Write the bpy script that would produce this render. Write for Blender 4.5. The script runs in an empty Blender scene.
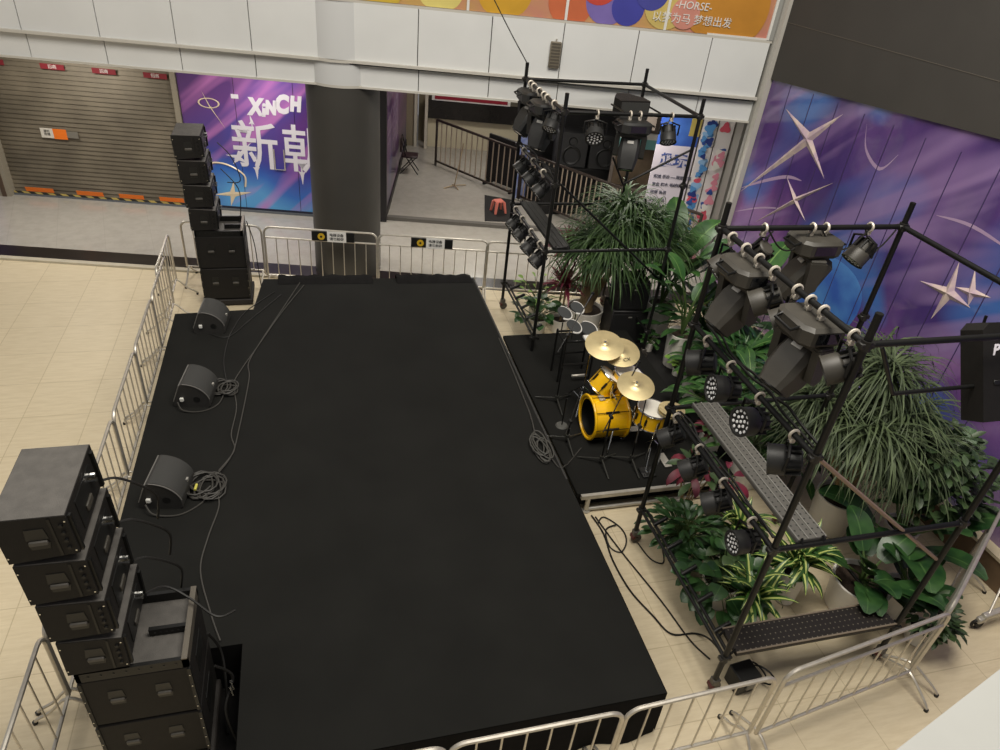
import bpy, math, random
from mathutils import Matrix, Vector, Euler
random.seed(11)
SC = bpy.context.scene
COL = SC.collection
PI = math.pi
V = Vector

# ------------------------------------------------------------------ materials
def lin(c):
    return tuple((x/12.92 if x <= .04045 else ((x+.055)/1.055)**2.4) for x in [v/255 for v in c])
MATS = {}
def mat(name, rgb, rough=.6, metal=0., var=0., scale=8., bump=0., bscale=60., coat=0., spec=None, rgb2=None):
    if name in MATS: return MATS[name]
    m = bpy.data.materials.new(name); m.use_nodes = True
    nt = m.node_tree; b = nt.nodes['Principled BSDF']
    col = (*lin(rgb), 1)
    b.inputs['Base Color'].default_value = col
    b.inputs['Roughness'].default_value = rough
    b.inputs['Metallic'].default_value = metal
    if coat: b.inputs['Coat Weight'].default_value = coat; b.inputs['Coat Roughness'].default_value = .06
    if spec is not None: b.inputs['Specular IOR Level'].default_value = spec
    tc = nt.nodes.new('ShaderNodeTexCoord')
    if var or rgb2:
        n = nt.nodes.new('ShaderNodeTexNoise'); n.inputs['Scale'].default_value = scale; n.inputs['Detail'].default_value = 5
        nt.links.new(tc.outputs['Object'], n.inputs['Vector'])
        r = nt.nodes.new('ShaderNodeValToRGB')
        if rgb2: a, c2 = lin(rgb), lin(rgb2)
        else:
            l = lin(rgb); a = [x*(1-var) for x in l]; c2 = [min(1, x*(1+var)) for x in l]
        r.color_ramp.elements[0].position = .32; r.color_ramp.elements[1].position = .68
        r.color_ramp.elements[0].color = (*a, 1); r.color_ramp.elements[1].color = (*c2, 1)
        nt.links.new(n.outputs['Fac'], r.inputs['Fac']); nt.links.new(r.outputs['Color'], b.inputs['Base Color'])
    if bump:
        n2 = nt.nodes.new('ShaderNodeTexNoise'); n2.inputs['Scale'].default_value = bscale; n2.inputs['Detail'].default_value = 3
        nt.links.new(tc.outputs['Object'], n2.inputs['Vector'])
        bp = nt.nodes.new('ShaderNodeBump'); bp.inputs['Strength'].default_value = bump; bp.inputs['Distance'].default_value = .01
        nt.links.new(n2.outputs['Fac'], bp.inputs['Height']); nt.links.new(bp.outputs['Normal'], b.inputs['Normal'])
    MATS[name] = m
    return m

BLK = mat('black painted steel', (20, 20, 19), .42, 0, .2, 6, spec=.35)
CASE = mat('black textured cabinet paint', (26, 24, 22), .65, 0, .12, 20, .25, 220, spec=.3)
CASET = mat('lit worn cabinet top', (84, 81, 77), .6, 0, .15, 12, .3, 150)  # worn top paint, lightened further for the light falling on it
GRILLE = mat('dark speaker grille', (52, 52, 50), .7, 0, .1, 90, .5, 300)
PLAST = mat('dark grey plastic', (62, 59, 53), .5, 0, .1, 10)
HANDLE = mat('worn grey grip', (82, 79, 74), .5)
PLASTD = mat('black plastic', (22, 22, 21), .45)
CARPET = mat('black stage carpet', (25, 25, 23), .95, 0, .13, 1.6, .4, 240, spec=.2)
CLOTH = mat('black cloth', (20, 19, 19), .95, 0, .2, 9, .2, 60, spec=.15)
STEEL = mat('stainless steel tube', (206, 200, 188), .42, .7, .08, 14)
CHROME = mat('chrome', (220, 220, 216), .15, 1.)
ALU = mat('bare aluminium', (196, 192, 182), .45, .6, .12, 9)
WHITE = mat('white ceramic pot', (226, 222, 212), .35, 0, .04, 5)
WHITEP = mat('white paint', (222, 220, 214), .5)
CLAMP = mat('pale cast clamp', (214, 205, 190), .45, .3, .1, 30)
SOIL = mat('dark potting soil', (48, 36, 26), .95, 0, .4, 40, .6, 60)
BRASS = mat('cymbal bronze', (214, 196, 148), .38, .6, .12, 5)
YEL = mat('yellow drum shell', (245, 190, 10), .3, 0, .06, 6, coat=.5)
HEAD = mat('white drum head', (232, 228, 216), .5)
TRUNK = mat('tan bark', (150, 128, 92), .9, 0, .3, 16, .5, 40)
STEMG = mat('green stem', (70, 92, 44), .6, 0, .2, 10)
LENS = mat('white led lens', (245, 246, 246), .15, 0, coat=.6)
GLASSD = mat('dark glass lens', (18, 20, 24), .05, 0, coat=1.)
ORANGE = mat('orange sticker', (240, 120, 30), .5)
REDW = mat('dark red wheel brake', (120, 30, 28), .5)
RUB = mat('black rubber cable', (24, 23, 21), .6)
GREYC = mat('grey rubber cable', (58, 56, 52), .6)
DARKRAIL = mat('dark brown rail paint', (62, 52, 46), .45, .2, .1, 10)
PINK = mat('pink plastic', (226, 128, 112), .45)

def leafmat(name, c1, c2, rough=.45, stripe=None):
    if name in MATS: return MATS[name]
    m = bpy.data.materials.new(name); m.use_nodes = True; nt = m.node_tree; b = nt.nodes['Principled BSDF']
    uv = nt.nodes.new('ShaderNodeUVMap'); tc = nt.nodes.new('ShaderNodeTexCoord')
    n = nt.nodes.new('ShaderNodeTexNoise'); n.inputs['Scale'].default_value = 5; nt.links.new(tc.outputs['Object'], n.inputs['Vector'])
    r = nt.nodes.new('ShaderNodeValToRGB'); r.color_ramp.elements[0].position = .3; r.color_ramp.elements[1].position = .7
    r.color_ramp.elements[0].color = (*lin(c1), 1); r.color_ramp.elements[1].color = (*lin(c2), 1)
    nt.links.new(n.outputs['Fac'], r.inputs['Fac']); out = r.outputs['Color']
    if stripe:
        sx = nt.nodes.new('ShaderNodeSeparateXYZ'); nt.links.new(uv.outputs['UV'], sx.inputs[0])
        r2 = nt.nodes.new('ShaderNodeValToRGB'); e = r2.color_ramp.elements
        w = stripe[1]
        e[0].position = .5-w; e[0].color = (0, 0, 0, 1); e[1].position = .5-w*.7; e[1].color = (1, 1, 1, 1)
        e2 = r2.color_ramp.elements.new(.5+w*.7); e2.color = (1, 1, 1, 1); e3 = r2.color_ramp.elements.new(.5+w); e3.color = (0, 0, 0, 1)
        nt.links.new(sx.outputs['X'], r2.inputs['Fac'])
        mx = nt.nodes.new('ShaderNodeMix'); mx.data_type = 'RGBA'
        nt.links.new(r2.outputs['Color'], mx.inputs[0]); nt.links.new(out, mx.inputs[6]); mx.inputs[7].default_value = (*lin(stripe[0]), 1)
        out = mx.outputs[2]
    nt.links.new(out, b.inputs['Base Color']); b.inputs['Roughness'].default_value = rough
    MATS[name] = m; return m
L_PONY = leafmat('ponytail blades', (44, 58, 34), (92, 106, 70), .6)
FARL = mat('charcoal light body', (40, 40, 39), .5, 0, .1, 10)
L_PONYD = leafmat('dark arching blades', (36, 62, 30), (72, 100, 48), .62)
L_BANANA = leafmat('banana leaf', (40, 78, 38), (70, 112, 52), .4, ((112, 146, 80), .03))
L_DARK = leafmat('dark glossy leaf', (28, 58, 30), (58, 92, 46), .35, ((74, 106, 58), .03))
L_SHRUB = leafmat('shrub leaf', (34, 52, 30), (70, 92, 52), .45)
L_VAR = leafmat('variegated leaf', (38, 72, 28), (60, 96, 36), .4, ((186, 196, 112), .17))
L_RED = leafmat('red cordyline leaf', (70, 26, 38), (132, 44, 66), .45)
L_PINKR = leafmat('crimson leaf', (74, 20, 36), (116, 38, 54), .5)
L_LIGHT = leafmat('light green leaf', (96, 138, 52), (146, 178, 84), .45)
L_SPATH = leafmat('mid green leaf', (32, 64, 32), (60, 98, 44), .4, ((120, 150, 84), .03))

def perforated(name, base, hole, pitch, r):
    m = bpy.data.materials.new(name); m.use_nodes = True; nt = m.node_tree; b = nt.nodes['Principled BSDF']; N = nt.nodes.new; K = nt.links.new
    tc = N('ShaderNodeTexCoord'); s = N('ShaderNodeVectorMath'); s.operation = 'SCALE'; s.inputs['Scale'].default_value = 1/pitch; K(tc.outputs['Object'], s.inputs[0])
    f = N('ShaderNodeVectorMath'); f.operation = 'FRACTION'; K(s.outputs[0], f.inputs[0])
    d = N('ShaderNodeVectorMath'); d.operation = 'SUBTRACT'; K(f.outputs[0], d.inputs[0]); d.inputs[1].default_value = (.5, .5, .5)
    z = N('ShaderNodeVectorMath'); z.operation = 'MULTIPLY'; K(d.outputs[0], z.inputs[0]); z.inputs[1].default_value = (1, 1, 0)
    l = N('ShaderNodeVectorMath'); l.operation = 'LENGTH'; K(z.outputs[0], l.inputs[0])
    c = N('ShaderNodeMath'); c.operation = 'LESS_THAN'; K(l.outputs['Value'], c.inputs[0]); c.inputs[1].default_value = r
    x = N('ShaderNodeMix'); x.data_type = 'RGBA'; K(c.outputs[0], x.inputs[0]); x.inputs[6].default_value = (*lin(base), 1); x.inputs[7].default_value = (*lin(hole), 1)
    K(x.outputs[2], b.inputs['Base Color']); b.inputs['Roughness'].default_value = .5; b.inputs['Metallic'].default_value = .2
    return m
# poster material: a vertical colour gradient crossed by soft diagonal light streaks and patches, printed artwork
def poster_mat(name, z0, z1, ramp, streak, patch, ang=.6, coat=.5, rough=.3, wob=.7, sw=(.5, .66), pw=(.54, .7), cols=None):
    m = bpy.data.materials.new(name); m.use_nodes = True; nt = m.node_tree; b = nt.nodes['Principled BSDF']; N = nt.nodes.new; K = nt.links.new
    tc = N('ShaderNodeTexCoord'); sx = N('ShaderNodeSeparateXYZ'); K(tc.outputs['Object'], sx.inputs[0])
    def noise(scale, rot, det, dist, off=0.):
        mp = N('ShaderNodeMapping'); mp.vector_type = 'TEXTURE' if False else 'POINT'
        r = N('ShaderNodeVectorRotate'); r.rotation_type = 'Y_AXIS'; r.inputs['Angle'].default_value = rot; K(tc.outputs['Object'], r.inputs['Vector'])
        K(r.outputs[0], mp.inputs['Vector']); mp.inputs['Scale'].default_value = scale; mp.inputs['Location'].default_value = (off, off, off)
        n = N('ShaderNodeTexNoise'); n.inputs['Scale'].default_value = 1; n.inputs['Detail'].default_value = det; n.inputs['Distortion'].default_value = dist
        K(mp.outputs['Vector'], n.inputs['Vector']); return n.outputs['Fac']
    def rampn(fac, stops):
        r = N('ShaderNodeValToRGB'); e = r.color_ramp.elements
        e[0].position = stops[0][0]; e[0].color = (*lin(stops[0][1]), 1); e[1].position = stops[-1][0]; e[1].color = (*lin(stops[-1][1]), 1)
        for p, c in stops[1:-1]: e.new(p).color = (*lin(c), 1)
        K(fac, r.inputs['Fac']); return r.outputs['Color']
    def mix(f, a, c, k=1.):
        mu = N('ShaderNodeMath'); mu.operation = 'MULTIPLY'; K(f, mu.inputs[0]); mu.inputs[1].default_value = k
        x = N('ShaderNodeMix'); x.data_type = 'RGBA'; K(mu.outputs[0], x.inputs[0]); K(a, x.inputs[6])
        if isinstance(c, tuple): x.inputs[7].default_value = (*lin(c), 1)
        else: K(c, x.inputs[7])
        return x.outputs[2]
    W = ((0, (0, 0, 0)), (1, (255, 255, 255)))
    mr = N('ShaderNodeMapRange'); K(sx.outputs['Z'], mr.inputs['Value']); mr.inputs['From Min'].default_value = z0; mr.inputs['From Max'].default_value = z1
    ad = N('ShaderNodeMath'); ad.operation = 'ADD'; K(mr.outputs[0], ad.inputs[0])
    wn = noise((.45, .45, .45), .3, 1, .6); ws = N('ShaderNodeMath'); ws.operation = 'MULTIPLY_ADD'; K(wn, ws.inputs[0]); ws.inputs[1].default_value = wob; ws.inputs[2].default_value = -wob/2
    K(ws.outputs[0], ad.inputs[1])
    col = rampn(ad.outputs[0], ramp)
    if cols:
        col = mix(rampn(noise((2.6, 2.6, .12), 0, 3, .2, 4), ((.42, (0, 0, 0)), (.62, (255, 255, 255)))), col, cols, .5)
    col = mix(rampn(noise((.5, .5, .5), 0, 1.5, .8, 9), ((pw[0], (0, 0, 0)), (pw[1], (255, 255, 255)))), col, patch, .85)
    col = mix(rampn(noise((.3, .3, 1.9), ang, 2, .5, 2), ((sw[0], (0, 0, 0)), (sw[1], (255, 255, 255)))), col, streak, .75)
    K(col, b.inputs['Base Color'])
    b.inputs['Roughness'].default_value = rough; b.inputs['Coat Weight'].default_value = coat; b.inputs['Coat Roughness'].default_value = .04
    return m
POST_BACK = poster_mat('gallery poster print', .1, 3.3, [(0, (84, 158, 214)), (.16, (44, 104, 190)), (.34, (60, 58, 150)), (.55, (96, 54, 128)), (.8, (78, 46, 108)), (1, (44, 52, 120))], (196, 120, 190), (52, 66, 160), .75)
POST_RIGHT = poster_mat('hall poster print', .4, 4.3, [(0, (170, 142, 176)), (.2, (108, 84, 146)), (.38, (138, 88, 150)), (.58, (80, 60, 126)), (.8, (94, 66, 128)), (1, (78, 54, 110))], (158, 130, 178), (70, 118, 190), .65, .9, .16, .7, (.51, .68), (.52, .64), (62, 48, 104))
POST_SIDE = poster_mat('corridor poster print', .2, 3.4, [(0, (60, 44, 80)), (.5, (104, 62, 112)), (1, (70, 52, 110))], (140, 96, 140), (58, 58, 124), .8)
GOLDP = mat('pale gold print', (226, 208, 176), .3, 0, .12, 3)
STARP = mat('silver violet print', (186, 160, 184), .25, 0, 0, 6, rgb2=(226, 206, 190))
BLUEP = mat('pale blue print', (92, 150, 214), .3, 0, 0, 2, rgb2=(60, 96, 180))

# ------------------------------------------------------------------ mesh builder
ONE = {'leaves', 'petioles', 'stems', 'blades', 'led_lens', 'cooling_fin', 'perforation', 'vent', 'louvre', 'slat'}
class B:
    def __init__(s, m=None):
        s.v = []; s.f = []; s.uv = []; s.m = m or Matrix(); s.ch = []
    def add(s, vs, fs, uvs=None):
        o = len(s.v); s.ch.append((o, len(vs), len(s.f), len(fs)))
        s.v += [s.m @ V(p) for p in vs]; s.f += [tuple(i+o for i in f) for f in fs]
        s.uv += (uvs or [(0.5, 0.5)]*len(vs))
        return s
    def hexa(s, p):  # 8 points: bottom 4 ccw, top 4 ccw
        return s.add(p, [(3, 2, 1, 0), (4, 5, 6, 7), (0, 1, 5, 4), (1, 2, 6, 5), (2, 3, 7, 6), (3, 0, 4, 7)])
    def box(s, x0, x1, y0, y1, z0, z1):
        return s.hexa([(x0, y0, z0), (x1, y0, z0), (x1, y1, z0), (x0, y1, z0), (x0, y0, z1), (x1, y0, z1), (x1, y1, z1), (x0, y1, z1)])
    def bev(s, x0, x1, y0, y1, z0, z1, b=.01):
        # chamfered box: all edges bevelled
        X, Y, Z = (x0, x1), (y0, y1), (z0, z1); vs = []; idx = {}
        for i in (0, 1):
            for j in (0, 1):
                for k in (0, 1):
                    cx, cy, cz = X[i], Y[j], Z[k]; dx = b if i == 0 else -b; dy = b if j == 0 else -b; dz = b if k == 0 else -b
                    for a, p in enumerate(((cx, cy+dy, cz+dz), (cx+dx, cy, cz+dz), (cx+dx, cy+dy, cz))):
                        idx[i, j, k, a] = len(vs); vs.append(p)
        fs = []
        for a in range(3):
            for e in (0, 1):
                q = []
                for (u, w) in ((0, 0), (1, 0), (1, 1), (0, 1)):
                    t = [0, 0, 0]; t[a] = e; t[(a+1) % 3] = u; t[(a+2) % 3] = w; q.append(idx[t[0], t[1], t[2], a])
                fs.append(q if e else q[::-1])
        for a in range(3):
            b1, b2 = (a+1) % 3, (a+2) % 3
            for u in (0, 1):
                for w in (0, 1):
                    t0 = [0, 0, 0]; t0[b1] = u; t0[b2] = w; t1 = list(t0); t1[a] = 1
                    q = [idx[(*t0, b1)], idx[(*t0, b2)], idx[(*t1, b2)], idx[(*t1, b1)]]
                    fs.append(q if (u == w) else q[::-1])
        for i in (0, 1):
            for j in (0, 1):
                for k in (0, 1):
                    q = [idx[i, j, k, 0], idx[i, j, k, 1], idx[i, j, k, 2]]
                    fs.append(q if (i+j+k) % 2 == 1 else q[::-1])
        return s.add(vs, fs)
    def ring(s, c, d, r, n, ref=None):
        d = V(d).normalized(); a = d.cross(V((0, 0, 1)) if abs(d.z) < .95 else V((1, 0, 0))).normalized(); b = d.cross(a)
        return [V(c) + a*r*math.cos(2*PI*i/n) + b*r*math.sin(2*PI*i/n) for i in range(n)]
    def loft(s, rings, cap=True, closed=False):
        n = len(rings[0]); vs = [p for r in rings for p in r]; fs = []
        m = len(rings)
        for k in range(m if closed else m-1):
            k2 = (k+1) % m
            for i in range(n):
                j = (i+1) % n; fs.append((k*n+i, k*n+j, k2*n+j, k2*n+i))
        if cap and not closed:
            fs.append(tuple(range(n))[::-1]); fs.append(tuple((m-1)*n+i for i in range(n)))
        return s.add(vs, fs)
    def cyl(s, p0, p1, r, r2=None, n=12, cap=True):
        d = V(p1)-V(p0)
        return s.loft([s.ring(p0, d, r, n), s.ring(p1, d, r if r2 is None else r2, n)], cap)
    def tube(s, pts, r, n=6, closed=False):
        pts = [V(p) for p in pts]; m = len(pts); rings = []; prev = None
        for i in range(m):
            if closed: d = pts[(i+1) % m]-pts[i-1]
            else: d = pts[min(i+1, m-1)]-pts[max(i-1, 0)]
            if d.length < 1e-9: d = V((0, 0, 1))
            d.normalize()
            if prev is None: a = d.cross(V((0, 0, 1)) if abs(d.z) < .9 else V((1, 0, 0)))
            else: a = prev - d*prev.dot(d)
            a.normalize(); prev = a; b = d.cross(a)
            rings.append([pts[i]+a*r*math.cos(2*PI*k/n)+b*r*math.sin(2*PI*k/n) for k in range(n)])
        return s.loft(rings, True, closed)
    def lathe(s, prof, n=24, c=(0, 0, 0), cap=False):
        c = V(c)
        rings = [[c+V((r*math.cos(2*PI*i/n), r*math.sin(2*PI*i/n), z)) for i in range(n)] for r, z in prof]
        return s.loft(rings, cap)
    def prism(s, poly, h0, h1, axis='y'):
        # poly of 2D points (ccw), extruded along axis
        def P(p, h): return {'y': (p[0], h, p[1]), 'x': (h, p[0], p[1]), 'z': (p[0], p[1], h)}[axis]
        n = len(poly); vs = [P(p, h0) for p in poly]+[P(p, h1) for p in poly]
        fs = [tuple(range(n)), tuple(range(n, 2*n))[::-1]]+[(i, i+n, (i+1) % n+n, (i+1) % n) for i in range(n)]
        if axis in ('z', 'x'): fs = [f[::-1] for f in fs]
        return s.add(vs, fs)
    def torus(s, c, ax, R, r, n=16, k=6, a0=0, a1=2*PI):
        ax = V(ax).normalized(); a = ax.cross(V((0, 0, 1)) if abs(ax.z) < .95 else V((1, 0, 0))).normalized(); b = ax.cross(a)
        full = abs(a1-a0-2*PI) < 1e-6
        pts = [V(c)+a*R*math.cos(a0+(a1-a0)*i/n)+b*R*math.sin(a0+(a1-a0)*i/n) for i in range(n if full else n+1)]
        return s.tube(pts, r, k, closed=full)
    def blade(s, base, az, el, L, w, droop, n=6, fold=.25, shape=None, roll=0., pw=2.):
        # a leaf: starts at base, heading az/el, bends down by droop (radians over its length)
        p = V(base); vs = []; uvs = []; fs = []
        side0 = V((-math.sin(az), math.cos(az), 0)); step = L/n
        for i in range(n+1):
            t = i/n; e = el - droop*t**pw
            d = V((math.cos(az)*math.cos(e), math.sin(az)*math.cos(e), math.sin(e)))
            up = side0.cross(d); up = -up if up.z < 0 and abs(e) < 1.57 else up
            up = d.cross(side0)*-1 if False else up
            side = (side0*math.cos(roll)+up*math.sin(roll))
            ww = w*(shape(t) if shape else (1-t**2.2)*(.45+.55*min(1, t*4)))
            vs += [p+side*ww*.5+up*ww*fold, p, p-side*ww*.5+up*ww*fold]; uvs += [(0, t), (.5, t), (1, t)]
            if i:
                o = 3*(i-1); fs += [(o, o+1, o+4, o+3), (o+1, o+2, o+5, o+4)]
            p = p+d*step
        return s.add(vs, fs, uvs)
    def pieces(s):
        # chunks that lie apart from one another (further than half their size) are pieces of their own
        bx = []
        for o, n, fo, fn in s.ch:
            P = s.v[o:o+n]; lo = [min(p[i] for p in P) for i in range(3)]; hi = [max(p[i] for p in P) for i in range(3)]
            bx.append((lo, hi, max(hi[i]-lo[i] for i in range(3))))
        lab = list(range(len(bx)))
        def find(i):
            while lab[i] != i: i = lab[i]
            return i
        for i in range(len(bx)):
            for j in range(i):
                g = math.sqrt(sum(max(0, bx[i][0][k]-bx[j][1][k], bx[j][0][k]-bx[i][1][k])**2 for k in range(3)))
                if g <= max(.02, .5*max(bx[i][2], bx[j][2])): lab[find(i)] = find(j)
        out = {}
        for i in range(len(bx)): out.setdefault(find(i), []).append(i)
        return list(out.values())
    def obj(s, name, m, parent=None, smooth=40, thick=0):
        if parent is not None and 1 < len(s.ch) <= 26 and name not in ONE:
            ps = s.pieces()
            if len(ps) > 1:
                first = None
                for g in ps:
                    b = B()
                    for i in g:
                        o, n, fo, fn = s.ch[i]; b.add(s.v[o:o+n], [tuple(q-o for q in f) for f in s.f[fo:fo+fn]], s.uv[o:o+n])
                    ob = b._obj(name, m, parent, smooth, thick); first = first or ob
                return first
        return s._obj(name, m, parent, smooth, thick)
    def _obj(s, name, m, parent=None, smooth=40, thick=0):
        me = bpy.data.meshes.new(name); me.from_pydata([tuple(p) for p in s.v], [], s.f); me.update()
        uvl = me.uv_layers.new(name='UVMap')
        li = [0]*len(me.loops); me.loops.foreach_get('vertex_index', li)
        uvl.data.foreach_set('uv', [c for i in li for c in s.uv[i]])
        if smooth:
            me.polygons.foreach_set('use_smooth', [True]*len(me.polygons))
            me.set_sharp_from_angle(angle=math.radians(smooth))
        me.materials.append(m)
        o = bpy.data.objects.new(name, me); COL.objects.link(o)
        if parent: o.parent = parent
        if thick:
            md = o.modifiers.new('Solidify', 'SOLIDIFY'); md.thickness = thick
        return o

def thing(name, label, cat, loc=(0, 0, 0), rz=0, group=None, mtx=None):
    o = bpy.data.objects.new(name, None); o.empty_display_size = .1; COL.objects.link(o)
    if mtx is not None: o.matrix_world = mtx
    else: o.location = loc; o.rotation_euler = (0, 0, rz)
    o['label'] = label; o['category'] = cat
    if group: o['group'] = group
    return o
def tag(o, label, cat, group=None):
    o['label'] = label; o['category'] = cat
    if group: o['group'] = group
    return o
def struct(o):
    o['kind'] = 'structure'; return o
def dup(root, loc, rz, label, group=None):
    r = root.copy(); COL.objects.link(r); r.location = loc; r.rotation_euler = (0, 0, rz); r['label'] = label
    if group: r['group'] = group
    for ch in list(root.children):
        c = ch.copy(); COL.objects.link(c); c.parent = r
        for g in list(ch.children):
            d = g.copy(); COL.objects.link(d); d.parent = c
    return r
def aim(loc, d, up=(0, 0, 1)):
    # local +Y looks along d
    y = V(d).normalized(); x = y.cross(V(up)).normalized(); z = x.cross(y)
    return Matrix.Translation(loc) @ Matrix((x, y, z)).transposed().to_4x4()
def text(name, body, size, m, parent, mtx, ext=.002, align='CENTER', shear=0., width=1., bold=0.):
    cu = bpy.data.curves.new('lettering', 'FONT'); cu.body = body; cu.size = size; cu.extrude = ext
    cu.align_x = align; cu.align_y = 'CENTER'; cu.shear = shear; cu.offset = bold; cu.resolution_u = 3
    t = bpy.data.objects.new('lettering', cu); COL.objects.link(t)
    dg = bpy.context.evaluated_depsgraph_get(); dg.update()
    me = bpy.data.meshes.new_from_object(t.evaluated_get(dg))
    bpy.data.objects.remove(t); bpy.data.curves.remove(cu)
    me.transform(mtx @ Matrix.Diagonal((width, 1, 1, 1)))
    me.materials.clear(); me.materials.append(m)
    o = bpy.data.objects.new(name, me); COL.objects.link(o)
    if parent: o.parent = parent
    return o
def smooth_path(pts, k=6):
    pts = [V(p) for p in pts]; out = []
    P = [pts[0]]+pts+[pts[-1]]
    for i in range(1, len(P)-2):
        a, b, c, d = P[i-1], P[i], P[i+1], P[i+2]
        for j in range(k):
            t = j/k
            out.append(.5*((2*b)+(c-a)*t+(2*a-5*b+4*c-d)*t*t+(3*b-a-3*c+d)*t**3))
    out.append(P[-2]); return out
TX = Matrix.Rotation(PI/2, 4, 'X')       # text upright, facing -y
def upright(x, y, z, rz=0): return Matrix.Translation((x, y, z)) @ Matrix.Rotation(rz, 4, 'Z') @ TX

def tips(c, pts, r, y, d):
    # a star drawn to its own tip points
    n = len(pts); vs = []
    for k in range(n):
        a = V(pts[k])-V(c); a2 = V(pts[(k+1) % n])-V(c); m_ = (a.normalized()+a2.normalized()); m_ = m_.normalized()*r
        vs += [(pts[k][0], y, pts[k][1]), (c[0]+m_.x, y, c[1]+m_.y)]
    vs.append((*c[:1], y-d, c[1])); q = len(vs)-1
    return vs, [(i, (i+1) % q, q) for i in range(q)]
# ------------------------------------------------------------------ camera
cam = bpy.data.cameras.new('camera'); co = bpy.data.objects.new('camera', cam); COL.objects.link(co)
Rm = Matrix(((0.966409, 0.061409, -0.249564), (-0.240111, 0.562004, -0.791516), (0.09165, 0.824852, 0.557871)))
co.matrix_world = Matrix.Translation((0, 0, 6)) @ Rm.to_4x4()
cam.sensor_width = 36; cam.lens = 25.2; cam.clip_start = .05; cam.clip_end = 200
SC.camera = co

# ------------------------------------------------------------------ the gallery frame (12 degrees off the stage)
GA = math.atan2(-.21, .978)
GM = Matrix.Translation((.21*11.72, .978*11.72, 0)) @ Matrix.Rotation(GA, 4, 'Z')   # local x = along the facade, local y = back into the gallery

# floor tiles
def tile_mat(name, c1, c2, grout, size, off, rough, rz=0., streak=True, gloss=0):
    m = bpy.data.materials.new(name); m.use_nodes = True; nt = m.node_tree; b = nt.nodes['Principled BSDF']
    tc = nt.nodes.new('ShaderNodeTexCoord'); mp = nt.nodes.new('ShaderNodeMapping'); nt.links.new(tc.outputs['Object'], mp.inputs['Vector'])
    mp.inputs['Location'].default_value = (off[0], off[1], 0); mp.inputs['Rotation'].default_value = (0, 0, rz)
    br = nt.nodes.new('ShaderNodeTexBrick'); br.offset = 0; br.inputs['Scale'].default_value = 1
    br.inputs['Brick Width'].default_value = size; br.inputs['Row Height'].default_value = size
    br.inputs['Mortar Size'].default_value = .006; br.inputs['Mortar Smooth'].default_value = .3
    br.inputs['Color1'].default_value = (1, 1, 1, 1); br.inputs['Color2'].default_value = (.965, .965, .965, 1); br.inputs['Mortar'].default_value = (*grout, 1)
    nt.links.new(mp.outputs['Vector'], br.inputs['Vector'])
    mp2 = nt.nodes.new('ShaderNodeMapping'); mp2.inputs['Scale'].default_value = (2.2, 15, 1) if streak else (3, 3, 1)
    nt.links.new(tc.outputs['Object'], mp2.inputs['Vector'])
    n = nt.nodes.new('ShaderNodeTexNoise'); n.inputs['Scale'].default_value = 1.6; n.inputs['Detail'].default_value = 7; n.inputs['Roughness'].default_value = .65
    nt.links.new(mp2.outputs['Vector'], n.inputs['Vector'])
    r = nt.nodes.new('ShaderNodeValToRGB'); r.color_ramp.elements[0].position = .36; r.color_ramp.elements[1].position = .6
    r.color_ramp.elements[0].color = (*lin(c1), 1); r.color_ramp.elements[1].color = (*lin(c2), 1)
    nt.links.new(n.outputs['Fac'], r.inputs['Fac'])
    mx = nt.nodes.new('ShaderNodeMix'); mx.data_type = 'RGBA'; mx.blend_type = 'MULTIPLY'; mx.inputs[0].default_value = 1
    nt.links.new(r.outputs['Color'], mx.inputs[6]); nt.links.new(br.outputs['Color'], mx.inputs[7])
    nt.links.new(mx.outputs[2], b.inputs['Base Color']); b.inputs['Roughness'].default_value = rough
    return m
TILE = tile_mat('cream marble tile', (202, 187, 156), (211, 197, 167), (.76, .74, .7), .77, (2.93-.385+.385, -3.62, 0), .5)
GTILE = tile_mat('grey polished tile', (164, 159, 150), (172, 167, 158), (.9, .9, .9), .8, (0, 0, 0), .16, GA, False)
struct(B().box(-14, 14, -6, 13, -.1, 0).obj('floor', TILE, smooth=0))
g = B(GM); g.box(-14, 6.2, .45, 12, -.02, .006); struct(g.obj('floor_gallery', GTILE, smooth=0))
DARKB = mat('dark granite band', (32, 26, 23), .3, 0, .25, 3)
CURB = mat('stone curb', (186, 178, 158), .5, 0, .1, 5)
g = B(GM); g.box(-14, 4.9, -.02, .45, -.02, .009); struct(g.obj('trim_band', DARKB, smooth=0))
g = B(GM); g.box(-14, -2.0, -.13, -.02, -.02, .035); struct(g.obj('trim_curb', CURB, smooth=0))

# upper fascia
FASC = mat('white fascia panel', (220, 221, 219), .55, 0, .035, 1.2)
SEAM = mat('dark seam', (70, 68, 64), .8)
seams = [-6.576-1.115*k for k in range(6, 0, -1)]+[-6.576, -5.45, -4.34, -3.22, -2.22, -1.68, -.71, .40, 1.50, 2.65, 3.80, 4.72]
seams = [-13.2]+seams[1:]
g = B(GM)
for a, b_ in zip(seams[:-1], seams[1:]):
    if abs(a+2.22) < .01: continue
    g.box(a+.007, b_-.007, 0, .06, 3.76, 4.57)
    g.box(a+.007+.02, b_-.007+.02, .05, .11, 3.39, 3.73)
fascia = struct(g.obj('wall_fascia', FASC, smooth=0))
g = B(GM); g.box(-13.2, 4.74, .03, .1, 3.75, 4.55); g.box(-13.2, 4.74, .08, .14, 3.4, 3.75); struct(g.obj('wall_fascia_backing', SEAM, smooth=0))
LEDG = mat('pale ledge strip', (196, 192, 182), .5)
g = B(GM)
g.box(-13.2, 4.74, -.05, .04, 3.735, 3.775); g.box(-13.2, 4.74, .0, .08, 4.57, 4.605); g.box(-13.2, 4.74, .02, .09, 3.36, 3.39); struct(g.obj('trim_ledge', LEDG, smooth=0))
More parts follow.
